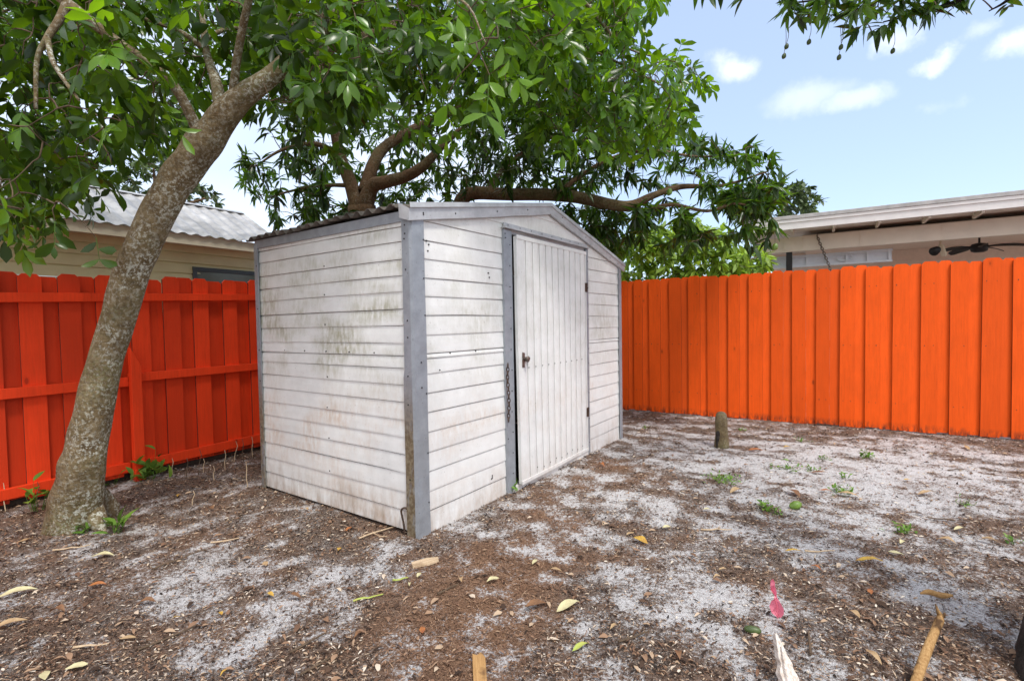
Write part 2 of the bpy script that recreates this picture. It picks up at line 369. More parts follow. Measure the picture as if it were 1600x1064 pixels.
# mulch: bark chips, leaf scraps and twigs too many to count
def m_mulch():
    n = N('mulch_chips'); t = n.attr()
    c = n.ramp(t, [(0., (0.020, 0.013, 0.010)), (.22, (0.075, 0.045, 0.030)), (.5, (0.19, 0.105, 0.065)), (.7, (0.30, 0.185, 0.115)), (.84, (0.46, 0.34, 0.23)), (1., (0.68, 0.60, 0.50))])
    return n.out(n.pbsdf(c, .85, spec=.2))
def in_shed(x, y):
    s = (x-A[0])*u[0]+(y-A[1])*u[1]; t = (x-A[0])*v_[0]+(y-A[1])*v_[1]
    return (s > .0) & (s < 3.04) & (t > 0) & (t < 1.70)
def make_mulch(n0):
    # more per square metre near the camera, where a chip covers more of the picture
    yy = 1.35*(8.0/1.35)**RNG.random(n0); xx = (RNG.random(n0)-.5)*2*(yy*1.08+.25)
    s = sand(xx, yy); keep = RNG.random(n0) < np.clip(.62-.9*s, .26, 1)
    keep &= ~in_shed(xx, yy)
    keep &= ((xx-D[0])*rn[0]+(yy-D[1])*rn[1]) < .02
    keep &= ((xx-G[0])*ln[0]+(yy-G[1])*ln[1]) < .25
    xx, yy = xx[keep], yy[keep]; n = len(xx)
    L = .0045+.021*RNG.random(n)**2.6; long = RNG.random(n) < .09; L[long] *= 2.4; W = L*(.14+.38*RNG.random(n)); W[long] = .002+.003*RNG.random(long.sum())
    sc = np.clip(yy/3.0, .75, 2.2)**.6; L *= sc; W *= sc
    a = RNG.random(n)*2*pi; d = np.stack([np.cos(a), np.sin(a), (RNG.random(n)-.4)*.55], -1); d /= np.linalg.norm(d, axis=1)[:, None]
    sd = np.stack([-np.sin(a), np.cos(a), (RNG.random(n)-.5)*1.1], -1); sd /= np.linalg.norm(sd, axis=1)[:, None]
    p = np.stack([xx, yy, gz(xx, yy)+.003+.006*RNG.random(n)], -1); nn = np.cross(d, sd)
    q = [p-d*L[:, None]/2-sd*W[:, None]*.35, p-d*L[:, None]*.05-sd*W[:, None]*.5+nn*(L*.10)[:, None], p+d*L[:, None]/2-sd*W[:, None]*.15,
         p+d*L[:, None]/2+sd*W[:, None]*.2, p+d*L[:, None]*.05+sd*W[:, None]*.5+nn*(L*.10)[:, None], p-d*L[:, None]/2+sd*W[:, None]*.25]
    V = np.stack(q, 1).reshape(-1, 3); b = np.arange(n)*6
    Q = np.concatenate([np.stack([b, b+1, b+4, b+5], -1), np.stack([b+1, b+2, b+3, b+4], -1)])
    t = RNG.random(n)**1.6; wm = warm(xx, yy) > .45; t[wm] = .25+.5*t[wm]; t = np.repeat(t, 6)
    # bigger curled scraps of dead leaves
    m2 = 2800; y2 = 1.4*(7.5/1.4)**RNG.random(m2); x2 = (RNG.random(m2)-.5)*2*(y2*1.08+.2); k = (RNG.random(m2) < np.clip(.6-1.2*sand(x2, y2), .12, 1)) & ~in_shed(x2, y2) & (((x2-D[0])*rn[0]+(y2-D[1])*rn[1]) < -.03) & (((x2-G[0])*ln[0]+(y2-G[1])*ln[1]) < .2)
    x2, y2 = x2[k], y2[k]; m2 = len(x2); L2 = RNG.uniform(.016, .050, m2); W2 = L2*RNG.uniform(.22, .5, m2); a = RNG.random(m2)*2*pi
    d = np.stack([np.cos(a), np.sin(a), (RNG.random(m2)-.4)*.5], -1); s2 = np.stack([-np.sin(a), np.cos(a), (RNG.random(m2)-.5)*.9], -1); up = np.cross(d, s2); p = np.stack([x2, y2, gz(x2, y2)+.008], -1); vs = []
    for f, w in ((-.5, .12), (-.2, .85), (.15, 1.), (.5, .1)):
        for g in (-.5, 0, .5): vs.append(p+d*(L2*f)[:, None]+s2*(W2*w*g)[:, None]+up*(L2*(.16*abs(g)*w+.10*np.cos(f*3))*RNG.uniform(.4, 1.4, m2))[:, None])
    V2 = np.stack(vs, 1).reshape(-1, 3); b2_ = len(V)+np.arange(m2)*12
    Q2 = np.concatenate([np.stack([b2_+3*i+j, b2_+3*i+j+1, b2_+3*i+j+4, b2_+3*i+j+3], -1) for i in range(3) for j in range(2)])
    return np.vstack([V, V2]), np.concatenate([Q, Q2]), np.concatenate([t, np.repeat(RNG.uniform(.12, .95, m2)**1.3, 12)])
V, Q, t = make_mulch(330000)
o = np_mesh('mulch', V, Q, np.zeros((0, 3), int), t, m_mulch(), smooth=False); tag(o, 'brown bark chips and leaf scraps littering the sandy yard', 'mulch', kind='stuff')

# ------------------------------------------------------------------ shed
shed = empty('garden_shed', A, math.atan2(u[1], u[0]), label='white weathered lap-sided storage shed with grey corner trim and ribbed door', cat='shed')
SW, SD = 3.04, 1.70
APX, EV = 1.56, 1.955
def roof_z(x):  # underside of the roof along the door wall
    return np.where(x < APX, 1.955+(2.245-1.955)*x/APX, 2.245-(2.245-1.90)*(x-APX)/(SW-APX))
def siding(mb, s0, s1, rows, f, topf=None, zmin=None, seed=0, g=1.):
    ns = max(2, int((s1-s0)/.035)); sg = np.linspace(s0, s1, ns)
    for r in range(len(rows)-1):
        z0, z1 = rows[r], rows[r+1]
        if zmin is not None and z1 <= zmin: continue
        if zmin is not None: z0 = max(z0, zmin)
        prof = [(z0-.001, .000), (z0-.001, .0085), (z0+.008, .009), ((z0+z1)/2, .007), (z1-.0045*g, .003), (z1-.0035*g, -.008), (z1+.003, -.008)]
        P = []
        for zz, oo in prof:
            row = []
            for sx in sg:
                zw = zz+.004*(vn(sx*1.7, r*.9+seed, 4)-.5)*2*(1 if r else 0)
                if topf is not None: zw = min(zw, float(topf(sx))-.002)
                row.append(f(sx, zw, oo+.006*(float(vn(sx*3.1+seed, zz*4, 6))-.5)))
            P.append(row)
        mb.grid(P, 0)
rowsL = [.03, .147, .263, .381, .491, .598, .703, .811, .915, 1.016, 1.089, 1.166, 1.273, 1.37, 1.477, 1.573, 1.67, 1.775, 1.862, 1.95]
rowsF = [.0, .138, .261, .381, .5, .623, .742, .858, .977, 1.070, 1.098, 1.215, 1.334, 1.449, 1.559, 1.674, 1.785, 1.90, 2.01, 2.13, 2.26]
mb = MB(); siding(mb, .02, SD-.01, rowsL, lambda s, z, o: (-o, s, z), lambda s: 1.93)
for sx, ri in [(.84+.02*random.random(), k) for k in (2, 4, 6, 8, 12, 14, 16)]+[(x, 10) for x in (.35, .6, .85, 1.1, 1.35)]:   # nail heads
    rz = rowsL[ri]+.014
    mb.prism([(sx+.005*cos(a), rz+.005*sin(a)) for a in np.arange(6)*pi/3], lambda a, b: (-.004, a, b), lambda a, b: (-.0120, a, b), 1)
mb.build('wall_siding', [M['white'], M['screw']], shed, smooth=False)
mb = MB(); ff = lambda s, z, o: (s, -o, z)
siding(mb, .02, .905, rowsF, ff, roof_z, seed=3); siding(mb, 2.235, SW-.01, rowsF, ff, roof_z, seed=5)
siding(mb, .905, 2.235, rowsF, ff, roof_z, zmin=1.965, seed=8)
for sx, rz in ((.72, 1.63), (.73, 1.60), (.71, .17), (.72, .19), (.72, .175), (.56, 1.09), (.3, 1.09), (.12, 1.72), (.13, 1.76), (.11, 1.78), (.2, .99)):
    mb.prism([(sx+.005*cos(a), rz+.005*sin(a)) for a in np.arange(6)*pi/3], lambda a, b: (a, -.004, b), lambda a, b: (a, -.0120, b), 1)
mb.build('wall_siding', [M['front'], M['screw']], shed, smooth=False)
mb = MB(); siding(mb, .01, SD-.01, rowsL, lambda s, z, o: (SW+o, s, z), lambda s: 1.88); mb.build('wall_siding', M['white'], shed)
mb = MB(); siding(mb, .02, SW-.01, rowsF, lambda s, z, o: (s, SD+o, z), roof_z); mb.build('wall_siding', M['white'], shed)
MB().box(.03, SW-.03, .12, SD-.05, .0, .03).build('floor_panel', M['dark'], shed)

def dots(mb, pts, f):
    for a0, b0 in pts:
        mb.prism([(a0+.0048*cos(a), b0+.0048*sin(a)) for a in np.arange(6)*pi/3], lambda a, b: f(a, b, .0), lambda a, b: f(a, b, .003), 1)
# near corner trim: an L of sheet metal with slightly wavy edges
mb = MB(); zs = np.linspace(-.03, 1.90, 40); w1 = [.066+.007*(vn(z*3, 1.5)-.5)+(.010 if z < 1.0 else 0)*ss(1.05, .95, z) for z in zs]; w2 = [.078+.006*(vn(z*4, 7.5)-.5) for z in zs]
P = [[(-.022, w1[i], z), (-.024, .004, z)] for i, z in enumerate(zs)]; mb.grid(P, 0, 1.)
P = [[(-.024, .004, z), (-.018, -.020, z), (w2[i], -.021, z)] for i, z in enumerate(zs)]; mb.grid(P, 0, .12)
P = [[(w2[i], -.021, z), (w2[i], .0, z)] for i, z in enumerate(zs)]; mb.grid(P, 0, .12)
P = [[(-.022, w1[i], z), (.0, w1[i], z)] for i, z in enumerate(zs)]; mb.grid(P, 0, 1.)
dots(mb, [(.035, 1.86), (.035, 1.81), (.042, 1.78), (.03, 1.30), (.03, 1.2), (.037, .97), (.04, .80), (.035, 1.60), (.04, .35)], lambda a, b, o: (-.0235-o, a, b))
dots(mb, [(.070, 1.78), (.070, 1.33), (.03, 1.05), (.03, .9), (.068, .86), (.068, .5), (.068, .2), (.066, 1.55)], lambda a, b, o: (a, -.0215-o, b))
mb.build('corner_trim', [M['galv'], M['screw']], shed)
mb = MB()
mb.box(-.024, -.016, SD-.035, SD+.012, -.02, 1.92, 0, .9); mb.box(-.016, .03, SD+.012, SD+.02, -.02, 1.92, 0, .9)
dots(mb, [(SD-.02, z) for z in (.2, .5, .86, 1.1, 1.42, 1.75)], lambda a, b, o: (-.0245-o, a, b)); mb.build('corner_trim', [M['galv'], M['screw']], shed)
mb = MB(); mb.box(SW-.035, SW+.02, -.024, -.016, -.03, 1.87, 0, 0.); mb.box(SW+.02, SW+.028, -.024, .04, -.03, 1.87, 0, 0.); mb.build('corner_trim', [M['galv']], shed)
MB().box(SW+.016, SW+.022, SD-.04, SD+.02, -.03, 1.86, 0, 0.).build('corner_trim', M['galv'], shed)

# gable flashing on the door wall: a face and a flared lip
def flash(mb, pts, top):
    P = []
    for x, z, w in pts:
        P.append([(x, -.020, z-w), (x, -.034, z-w+.004), (x, -.036, z-.034), (x, -.048, z-.030), (x, -.044, z+.0), (x, .05, z+.012)])
    mb.grid(P, 0)
def seq(x0, x1, z0, z1, w0, w1, k):
    return [(x0+(x1-x0)*t, z0+(z1-z0)*t+.004*(vn(t*9, k)-.5), w0+(w1-w0)*t+.006*(vn(t*7, k+.5)-.5)) for t in np.linspace(0, 1, 22)]
mb = MB(); flash(mb, seq(-.055, APX, 1.975, 2.272, .105, .098, 1.3), 0)
P0 = [(-.055, -.034, 1.872), (-.055, -.036, 1.944), (-.055, .05, 1.987), (-.052, .05, 1.90)]
mb.add(P0, [(0, 1, 2, 3)])
dots(mb, [(.06, 1.935), (.061, 1.925), (.35, 1.98), (.8, 2.07), (1.2, 2.15)], lambda a, b, o: (a, -.0365-o, b)); mb.build('gable_flashing', [M['fascia_metal'], M['screw']], shed)
mb = MB(); flash(mb, seq(APX+.003, SW+.10, 2.272, 1.905, .098, .085, 4.3), 0)
dots(mb, [(1.75, 2.18), (2.2, 2.07), (2.75, 1.935), (2.95, 1.89)], lambda a, b, o: (a, -.0365-o, b)); mb.build('gable_flashing', [M['fascia_metal'], M['screw']], shed)
# eave plate along the left wall under the roof edge
mb = MB(); mb.box(-.022, -.006, .055, SD, 1.885, 1.945); mb.build('eave_trim', M['galv'], shed)
MB().box(SW+.004, SW+.02, .03, SD, 1.82, 1.885).build('eave_trim', M['galv'], shed)
# corrugated roof
def roof_sheet(x0, x1, z0, z1):
    ys = np.linspace(.055, SD+.06, 150); ts = np.linspace(0, 1, 12); P = []
    for tt in ts:
        row = []
        for y in ys:
            edge = (1-tt)**6
            wv = (.011+.010*edge*vn(y*6, 9.2))*sin(y*2*pi/.105+3*vn(y*2.5, 5.5))+edge*.010*(vn(y*5, 3.3)-.5)*2-.012*edge*(y-.8)
            row.append((x0+(x1-x0)*tt+edge*.012*(vn(y*9, 8.1)-.5), y, z0+(z1-z0)*tt+wv))
        P.append(row)
    return P
mb = MB(); mb.grid(roof_sheet(-.06, APX, 1.966, 2.262)); o = mb.build('roof', M['roofmetal'], shed, smooth=True)
q = o.modifiers.new('sheet', 'SOLIDIFY'); q.thickness = .004
mb = MB(); mb.grid(roof_sheet(SW+.09, APX, 1.90, 2.262)); o = mb.build('roof', M['roofmetal'], shed, smooth=True)
q = o.modifiers.new('sheet', 'SOLIDIFY'); q.thickness = .004
mb = MB(); mb.grid([[(APX-.12, y, 2.252), (APX, y, 2.283), (APX+.12, y, 2.252)] for y in np.linspace(.055, SD+.05, 8)]); mb.build('ridge_cap', M['fascia_metal'], shed)

# door frame
mb = MB(); zs = np.linspace(-.02, 1.962, 36)
P = [[(.888+.010*(vn(z*2.2, 4.4)-.5), -.004, z), (.888+.010*(vn(z*2.2, 4.4)-.5), -.024, z), (.985, -.026, z), (1.0, -.020, z), (1.0, .06, z)] for z in zs]; mb.grid(P, 0, .1)
dots(mb, [(.955+.004*(i % 3), z) for i, z in enumerate(np.arange(.15, 1.95, .155))]+[(.905, 1.93), (.91, 1.9), (.9, .42), (.91, .9)], lambda a, b, o: (a, -.0262-o, b))
mb.build('door_jamb', [M['galv'], M['screw']], shed)
mb = MB(); mb.box(.88, 2.262, -.050, -.014, 1.968, 1.982); mb.box(.90, 2.25, -.022, -.013, 1.982, 2.012); mb.box(.99, 2.22, -.006, .03, 1.94, 1.968)
dots(mb, [(x, 1.997) for x in np.arange(.95, 2.2, .16)], lambda a, b, o: (a, -.0222-o, b)); mb.build('door_header', [M['fascia_metal'], M['screw']], shed, bevel=.002)
mb = MB(); mb.box(2.222, 2.262, -.026, -.012, -.02, 1.966, 0, .1); mb.box(2.214, 2.222, -.020, .05, -.02, 1.966, 0, .1)
dots(mb, [(2.25, z) for z in (.12, .35, .6, .88, 1.02, 1.3, 1.6, 1.85)], lambda a, b, o: (a, -.0262-o, b)); mb.build('door_jamb', [M['galv'], M['screw']], shed)
mb = MB(); mb.prism([(.93, -.045), (2.214, -.03), (2.214, .052), (1.0, .046), (.95, .02)], lambda a, b: (a, -.030, b), lambda a, b: (a, .03, b)); mb.build('threshold', M['door'], shed, bevel=.003)

# ribbed door, hinged right, standing a little open
mb = MB(); x0, x1 = 1.012, 2.208; nb = 11; bw = (x1-.02-x0-.03)/nb
def dy(x, z): return -.030-.034*(1-(x-x0)/(x1-x0))*(1-.25*z)+.006*(float(vn(x*5, z*1.6, 2))-.5)
prof = [(x0, .022), (x0, -.002), (x0+.028, -.002), (x0+.030, .004)]
for i in range(nb):
    a = x0+.030+i*bw; prof += [(a+.002, .000), (a+bw*.5, -.004), (a+bw-.012, .000), (a+bw-.010, .018), (a+bw, .018)]
prof += [(x1-.018, -.001), (x1, -.001), (x1, .02)]
zs = np.linspace(.056, 1.925, 22); P = [[(px+.0035*sin(z*4+j*.13), dy(px, z)+oy, z) for j, (px, oy) in enumerate(prof)] for z in zs]
mb.grid(P, 0)
for zz0, zz1 in ((.05, .075), (1.905, 1.935)):
    mb.grid([[(px, dy(px, z)+oo, z) for px in np.linspace(x0, x1, 10)] for z, oo in ((zz0, .02), (zz0, -.007), (zz1, -.007), (zz1, .012))], 0)
mb.grid([[(px, dy(px, z)+.022, z) for px in np.linspace(x0, x1, 6)] for z in (.056, 1.925)], 0)
dots(mb, [(x0+.034+bw*i, 0.93) for i in range(1, 11)]+[(x0+.030+bw*i-.004, .11+.01*(i % 3)) for i in range(2, 11)], lambda a, b, o: (a, dy(a, b)-.003-o, b))
door = mb.build('door', [M['door'], M['screw']], shed)
mb = MB(); hx, hz = 1.073, .995; hy = dy(hx, hz)-.004
mb.prism([(hx-.018, hz-.055), (hx+.014, hz-.06), (hx+.018, hz+.05), (hx-.012, hz+.058)], lambda a, b: (a, hy, b), lambda a, b: (a, hy-.004, b))
mb.tube([(hx, hy-.004, hz+.01), (hx, hy-.03, hz+.012), (hx+.002, hy-.042, hz+.01)], [.008, .012, .02], 10); mb.tube([(hx+.002, hy-.042, hz+.01), (hx+.002, hy-.052, hz+.01)], [.021, .014], 10)
mb.tube([(hx+.045+.018*cos(a), hy-.012, hz+.018*sin(a)) for a in np.linspace(0, 2*pi, 13)], .005, 6); mb.box(hx+.01, hx+.05, hy-.008, hy, hz-.012, hz+.012)
mb.build('handle', M['chain'], door)
for hz_ in (1.60, .42):
    mb = MB(); mb.box(2.178, 2.208, dy(2.19, hz_)-.006, dy(2.19, hz_)-.003, hz_-.042, hz_+.042); mb.tube([(2.212, -.036, hz_-.044), (2.212, -.036, hz_+.044)], .007, 8); mb.build('hinge', M['steel'], door)

# chain hanging beside the jamb
def chain(name, p0, n, r, par_label, cat, mat, ax=(0, 0, -1), sway=.012, parent=None):
    mb = MB(); p0 = np.array(p0, float); ax = unit(np.array(ax, float))
    e1 = unit(np.cross(ax, (0.3, 1, 0.1))); e2 = np.cross(ax, e1)
    for i in range(n):
        c = p0+ax*(i*r*2.9)+e1*sway*(vn(i*.3, 2.2)-.5)*2; w = (e1 if i % 2 else e2)
        mb.tube([c+ax*(r*1.9*cos(a))+w*(r*sin(a)) for a in np.linspace(0, 2*pi, 11)], r*.38, 5, cap=False)
    o = mb.build(name, mat, parent, smooth=True)
    return tag(o, par_label, cat) if par_label else o
sh2w = lambda x, y, z: (A[0]+u[0]*x+v_[0]*y, A[1]+u[1]*x+v_[1]*y, z)
chain('chain', sh2w(.884, -.040, .965), 15, .0098, 'rusty chain hanging on the grey left door jamb of the shed', 'chain', M['steel'])
# hooked steel rod at the corner
mb = MB(); hp = np.array([*(A[:2]+v_*.105-u*.03), 0.])
pts = [hp+np.array([.012, 0, -.06]), hp+np.array([.006, 0, .06]), hp+np.array([-.008, 0, .14])]+[hp+np.array([.012-.02*cos(a), 0, .150+.02*sin(a)]) for a in np.linspace(.2, pi-.1, 7)]+[hp+np.array([.031, 0, .115])]
mb.tube(smooth_path(pts, 4), .0062, 8); tag(mb.build('steel_hook', M['steel'], smooth=True), 'rusty hooked steel rod stuck in the ground at the shed corner', 'rod')

# ------------------------------------------------------------------ fences
def dogear(mb, x0, x1, y0, y1, z0, z1, tint, lean=0., c=.028, em=2):
    w = x1-x0
    P = [(x0, z0), (x1, z0), (x1+lean, z1-c), (x1-c+lean, z1), (x0+c+lean, z1), (x0+lean, z1-c)]
    mb.prism(P, lambda a, b: (a, y0, b), lambda a, b: (a, y1, b), 0, tint); mb.mi[-5] = em; mb.mi[-1] = em
fr = empty('wood_fence', D, math.atan2(fd[1], fd[0]), label='bright orange dog-eared board fence with the porch roof rising behind it', cat='fence')
seams = list(np.cumsum([.01, .188, .22, .281, .246, .244, .251, .242, .253, .23, .247, .237, .245, .247, .247, .246, .25, .239]))
while seams[-1] < 7.2: seams.append(seams[-1]+random.uniform(.238, .252))
while seams[0] > sR+.05: seams.insert(0, seams[0]-.245)
mb = MB()
for i in range(len(seams)-1):
    a, b = seams[i], seams[i+1]; split = a+(b-a)*random.uniform(.56, .68); h = 1.855+random.uniform(-.010, .010); t = random.random()
    l1 = random.uniform(-.006, .006)
    dogear(mb, a+.005, split, -.006, .013, .01+random.uniform(-.012, .008), h, t, l1)
    zb_, zt_ = .01+random.uniform(-.012, .008), h-random.uniform(-.004, .012); xb_ = b+.016; sk = lambda q: .001+.017*max(0, (q-split)/(xb_-split))**1.0
    mb.prism([(split+.001, zb_), (xb_, zb_), (xb_+l1, zt_-.02), (xb_-.02+l1, zt_), (split+.024+l1, zt_), (split+.001+l1, zt_-.024)], lambda p, q: (p, sk(p), q), lambda p, q: (p, sk(p)+.016, q), 0, min(1, max(0, t+random.uniform(-.3, .3))))
    # the next front board stands proud of the back one, so its edge, coloured dark, draws the seam's shade
    for zz in (.3, .95, 1.62):
        for xx in (a+.04, split-.035):
            if random.random() < .75: mb.prism([(xx+.0048*cos(q), zz+.01*random.random()+.0048*sin(q)) for q in np.arange(5)*2*pi/5], lambda p, q: (p, -.003, q), lambda p, q: (p, -.0072, q), 1)
mb.build('board_panel', [M['orange'], M['screw'], M['edgeshade']], fr, bevel=.0025)
for z in (.25, .92, 1.55): MB().box(sR, 7.2, .043, .081, z, z+.085).build('rail', M['orange'], fr, bevel=.003)
for x in (-.9, 1.5, 3.9, 6.3): MB().box(x, x+.09, .082, .172, -.1, 1.72).build('post', M['orange'], fr, bevel=.004)

fl = empty('wood_fence', G, math.atan2(ld[1], ld[0]), label='red-orange board fence with three rails and a short post, behind the leaning tree', cat='fence')
mb = MB(); x = -3.5+.149-.004; i = 0
edges = [.149-.23*k for k in range(16, 0, -1)]+[.149, .379, .610, .850, 1.088, 1.338, 1.609, 1.869]
while edges[-1] < sL-.3: edges.append(edges[-1]+.245)
for i, a in enumerate(edges):
    b = edges[i+1] if i+1 < len(edges) else sL; w = min(.136, (b-a)*.58); h = 1.70+.028*a+random.uniform(-.012, .012); lean = random.uniform(-.010, .004)
    dogear(mb, a, a+w, 0, .017, .055+random.uniform(-.01, .01), h, random.random(), lean)
    gap = -.018
    dogear(mb, a+w-.02, b-gap, .038, .054, .055+random.uniform(-.01, .01), h-.006+random.uniform(-.01, .01), random.random()*.8, lean)
mb.build('board_panel', [M['redorange'], M['screw'], M['edgeshade']], fl, bevel=.0025)
def rail(zl0, zl1, zr0, zr1, a, b, dep, t):
    mb = MB(); zl = lambda x: zl0+(zr0-zl0)*x/1.92; zh = lambda x: zl1+(zr1-zl1)*x/1.92
    xs = np.linspace(a, b, 12)
    mb.grid([[(q, -.001, zl(q)), (q, -dep, zl(q)+.003*vn(q*3, 1)), (q, -dep, zh(q)), (q, -.001, zh(q))] for q in xs], 0, t); mb.add([(a, -.001, zl(a)), (a, -dep, zl(a)), (a, -dep, zh(a)), (a, -.001, zh(a)), (b, -.001, zl(b)), (b, -dep, zl(b)), (b, -dep, zh(b)), (b, -.001, zh(b))], [(0, 1, 2, 3), (7, 6, 5, 4)], 0, t)
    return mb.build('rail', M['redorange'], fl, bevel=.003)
rail(1.480, 1.553, 1.555, 1.615, -3.5, sL, .040, .9)
rail(.795, .872, .815, .895, -3.5, .79, .038, .8); rail(.830, .905, .845, .915, .80, sL, .040, .85)
rail(.080, .160, .098, .180, -3.5, .78, .036, .6); rail(.075, .155, .100, .182, .865, sL, .038, .7)
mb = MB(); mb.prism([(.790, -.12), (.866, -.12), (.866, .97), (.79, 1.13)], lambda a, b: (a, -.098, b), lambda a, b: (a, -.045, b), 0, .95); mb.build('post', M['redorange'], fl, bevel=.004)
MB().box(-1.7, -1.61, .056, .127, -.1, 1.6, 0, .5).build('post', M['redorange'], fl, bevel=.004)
MB().box(-3.5, sL, .056, .08, -.08, .085).build('bottom_board', M['oldwood'], fl)

# ------------------------------------------------------------------ neighbouring houses
PL = np.array([*(G[:2]+ln*2.5), 0.0])
hl = empty('neighbour_house', PL, math.atan2(ld[1], ld[0]), label='beige lap-sided house with a grey corrugated metal roof behind the red-orange fence', cat='house')
toL = lambda w: (float((w[:2]-PL[:2])@ld), float((w[:2]-PL[:2])@ln), float(w[2]))
e_end = toL(on_plane(441, 378, PL, ld))[0]
# ridge: where the ray through its end meets the plane square to the eave at its end
w_ = on_plane(376, 334, PL[:2]+ld*e_end, ln); rdg = toL(w_)
W0 = -7.0; wy = .30
mb = MB(); rws = list(np.arange(0, 2.62, .148)); siding(mb, W0, e_end-.3, rws, lambda s, z, o: (s, wy-o*2.6, z), g=3.); siding(mb, wy, 7, rws, lambda s, z, o: (e_end-.3+o*1.3, s, z)); mb.build('wall', M['beige'], hl)
mb = MB(); mb.box(W0, e_end-.02, -.02, .0, 2.44, 2.575); mb.box(W0, e_end-.3, .001, wy+.02, 2.475, 2.49); mb.build('fascia', M['cream'], hl)
mb = MB(); xs = np.arange(W0, e_end+.03, .028); P = []
for tt in np.linspace(-.03, 1, 4):
    P.append([(x, rdg[1]*tt-.03, 2.598+(rdg[2]-2.598)*tt+.014*sin(x*2*pi/.17)) for x in xs])
mb.grid(P); P = []
for tt in (0, 1): P.append([(x, rdg[1]+rdg[1]*tt, rdg[2]-(rdg[2]-2.598)*tt+.014*sin(x*2*pi/.17)) for x in xs])
mb.grid(P); mb.grid([[(x, rdg[1]-.1, rdg[2]-.015), (x, rdg[1], rdg[2]+.03), (x, rdg[1]+.1, rdg[2]-.015)] for x in (W0, e_end+.02)])
mb.build('roof', M['tin'], hl, smooth=True)
mb = MB(); mb.prism([(wy, 2.4), (rdg[1]*2-.3, 2.4), (rdg[1], rdg[2]-.05)], lambda a, b: (e_end-.31, a, b), lambda a, b: (e_end-.35, a, b)); mb.build('gable', M['beige'], hl)
w0 = toL(on_plane(299, 417, PL[:2]+ln*wy, ld))
mb = MB(); zt = w0[2]; xa, xb = w0[0], w0[0]+1.15; zb = 1.0
for bx in ((xa, xb, zt-.06, zt), (xa, xb, zb, zb+.06), (xa, xa+.06, zb+.06, zt-.06), (xb-.06, xb, zb+.06, zt-.06)): mb.box(bx[0], bx[1], wy-.045, wy+.01, bx[2], bx[3])
win = mb.build('window', M['greyframe'], hl, bevel=.004)
MB().box(xa+.055, xb-.055, wy-.026, wy-.021, zb+.05, zt-.05).build('pane', M['glass'], win)

PR = np.array([*(D[:2]+rn*3.0), 0.0])
hr = empty('neighbour_house', PR, math.atan2(fd[1], fd[0]), label='flat-roofed house porch with white fascia and ivory beam beyond the bright orange fence', cat='house')
X0, X1 = 1.28, 9.0
MB().box(X0-.03, X1, -.03, 6.5, 2.985, 3.05).build('roof', M['roofgrey'], hr, bevel=.006)
mb = MB(); mb.box(X0, X1, -.004, .03, 2.815, 2.984); mb.box(X0, X1, -.018, -.005, 2.93, 2.984); mb.box(X0, X0+.03, .031, 6.4, 2.815, 2.984); mb.build('fascia', M['housewhite'], hr, bevel=.004)
MB().box(X0+.04, X1, .04, 6.4, 2.862, 2.90).build('ceiling', M['soffit'], hr)
for i in range(9): MB().box(X0+.75+i*.62, X0+.79+i*.62, .035, .59, 2.79, 2.861).build('rafter', M['beam'], hr, bevel=.004)
mb = MB(); mb.box(1.50, X1, .60, .68, 2.50, 2.765)
for xx in (2.2, 3.05, 4.15, 5.3): mb.box(xx, xx+.012, .594, .599, 2.505, 2.76)
mb.box(1.9, 2.05, .588, .597, 2.53, 2.74); mb.build('beam', M['beam'], hr, bevel=.004)
MB().box(1.935, 2.035, .62, .72, 0, 2.498).build('post', M['blackmetal'], hr, bevel=.006)
mb = MB(); mb.box(X0+.2, X1, 4.2, 4.3, 0, 2.94); mb.box(2.2, X1, .69, 4.19, 2.77, 2.79); mb.build('wall', M['porchwall'], hr)
# slatted white panel folded up under the porch roof
mb = MB(); mb.box(1.62, 3.55, .95, .985, 2.425, 2.465); mb.box(1.62, 3.55, .95, .985, 2.24, 2.275)
for i in range(7): mb.box(1.63+i*.31, 1.665+i*.31, .952, .983, 2.2755, 2.4245)
mb.box(1.63, 3.54, .99, 1.0, 2.2755, 2.4245); mb.tube([(2.85+.12*cos(a), .945, 2.36+.055*sin(a)) for a in np.linspace(0, 2*pi, 17)], .008, 6)
mb.build('porch_panel', m_plain('pale_blue_white_paint', (0.62, 0.68, 0.74), .6, 0, .06), hr)
# porch fan hangs from the ceiling: a thing of its own
fw = on_plane(1530, 388, PR[:2]+rn*1.7, fd)
fan = empty('ceiling_fan', (fw[0], fw[1], fw[2]), .3, label='black ceiling fan hanging under the porch roof', cat='fan')
mb = MB(); mb.tube([(0, 0, .07), (0, 0, .36)], .016, 8); mb.build('rod', M['blackmetal'], fan)
mb = MB(); mb.tube([(0, 0, -.07), (0, 0, -.05), (0, 0, .03), (0, 0, .075), (0, 0, .09)], [.07, .11, .13, .10, .03], 16); mb.build('motor', M['blackmetal'], fan, smooth=True)
for k in range(5):
    a = k*2*pi/5; e = np.array([cos(a), sin(a), 0]); s_ = np.array([-sin(a), cos(a), .30]); mb = MB()
    mb.grid([[e*r+s_*w*.5+np.array([0, 0, .035-.30*(r-.2)**2]), e*r-s_*w*.5+np.array([0, 0, .02-.30*(r-.2)**2])] for r, w in ((.12, .04), (.2, .05), (.27, .10), (.42, .12), (.56, .10), (.60, .05))])
    o = mb.build('blade', M['blackmetal'], fan); o.modifiers.new('thick', 'SOLIDIFY').thickness = .008
cw0 = on_plane(1277, 370, PR[:2]+rn*.57, fd); cw1 = on_plane(1299, 425, PR[:2]+rn*.2, fd)
chain('swing_chain', cw0, int(np.linalg.norm(cw1-cw0)/.055)+3, .019, 'grey chain slanting down from the ivory porch beam', 'chain', M['chain'], ax=cw1-cw0, sway=.004)
mb = MB(); lw = on_plane(1468, 392, PR[:2]+rn*1.0, fd)
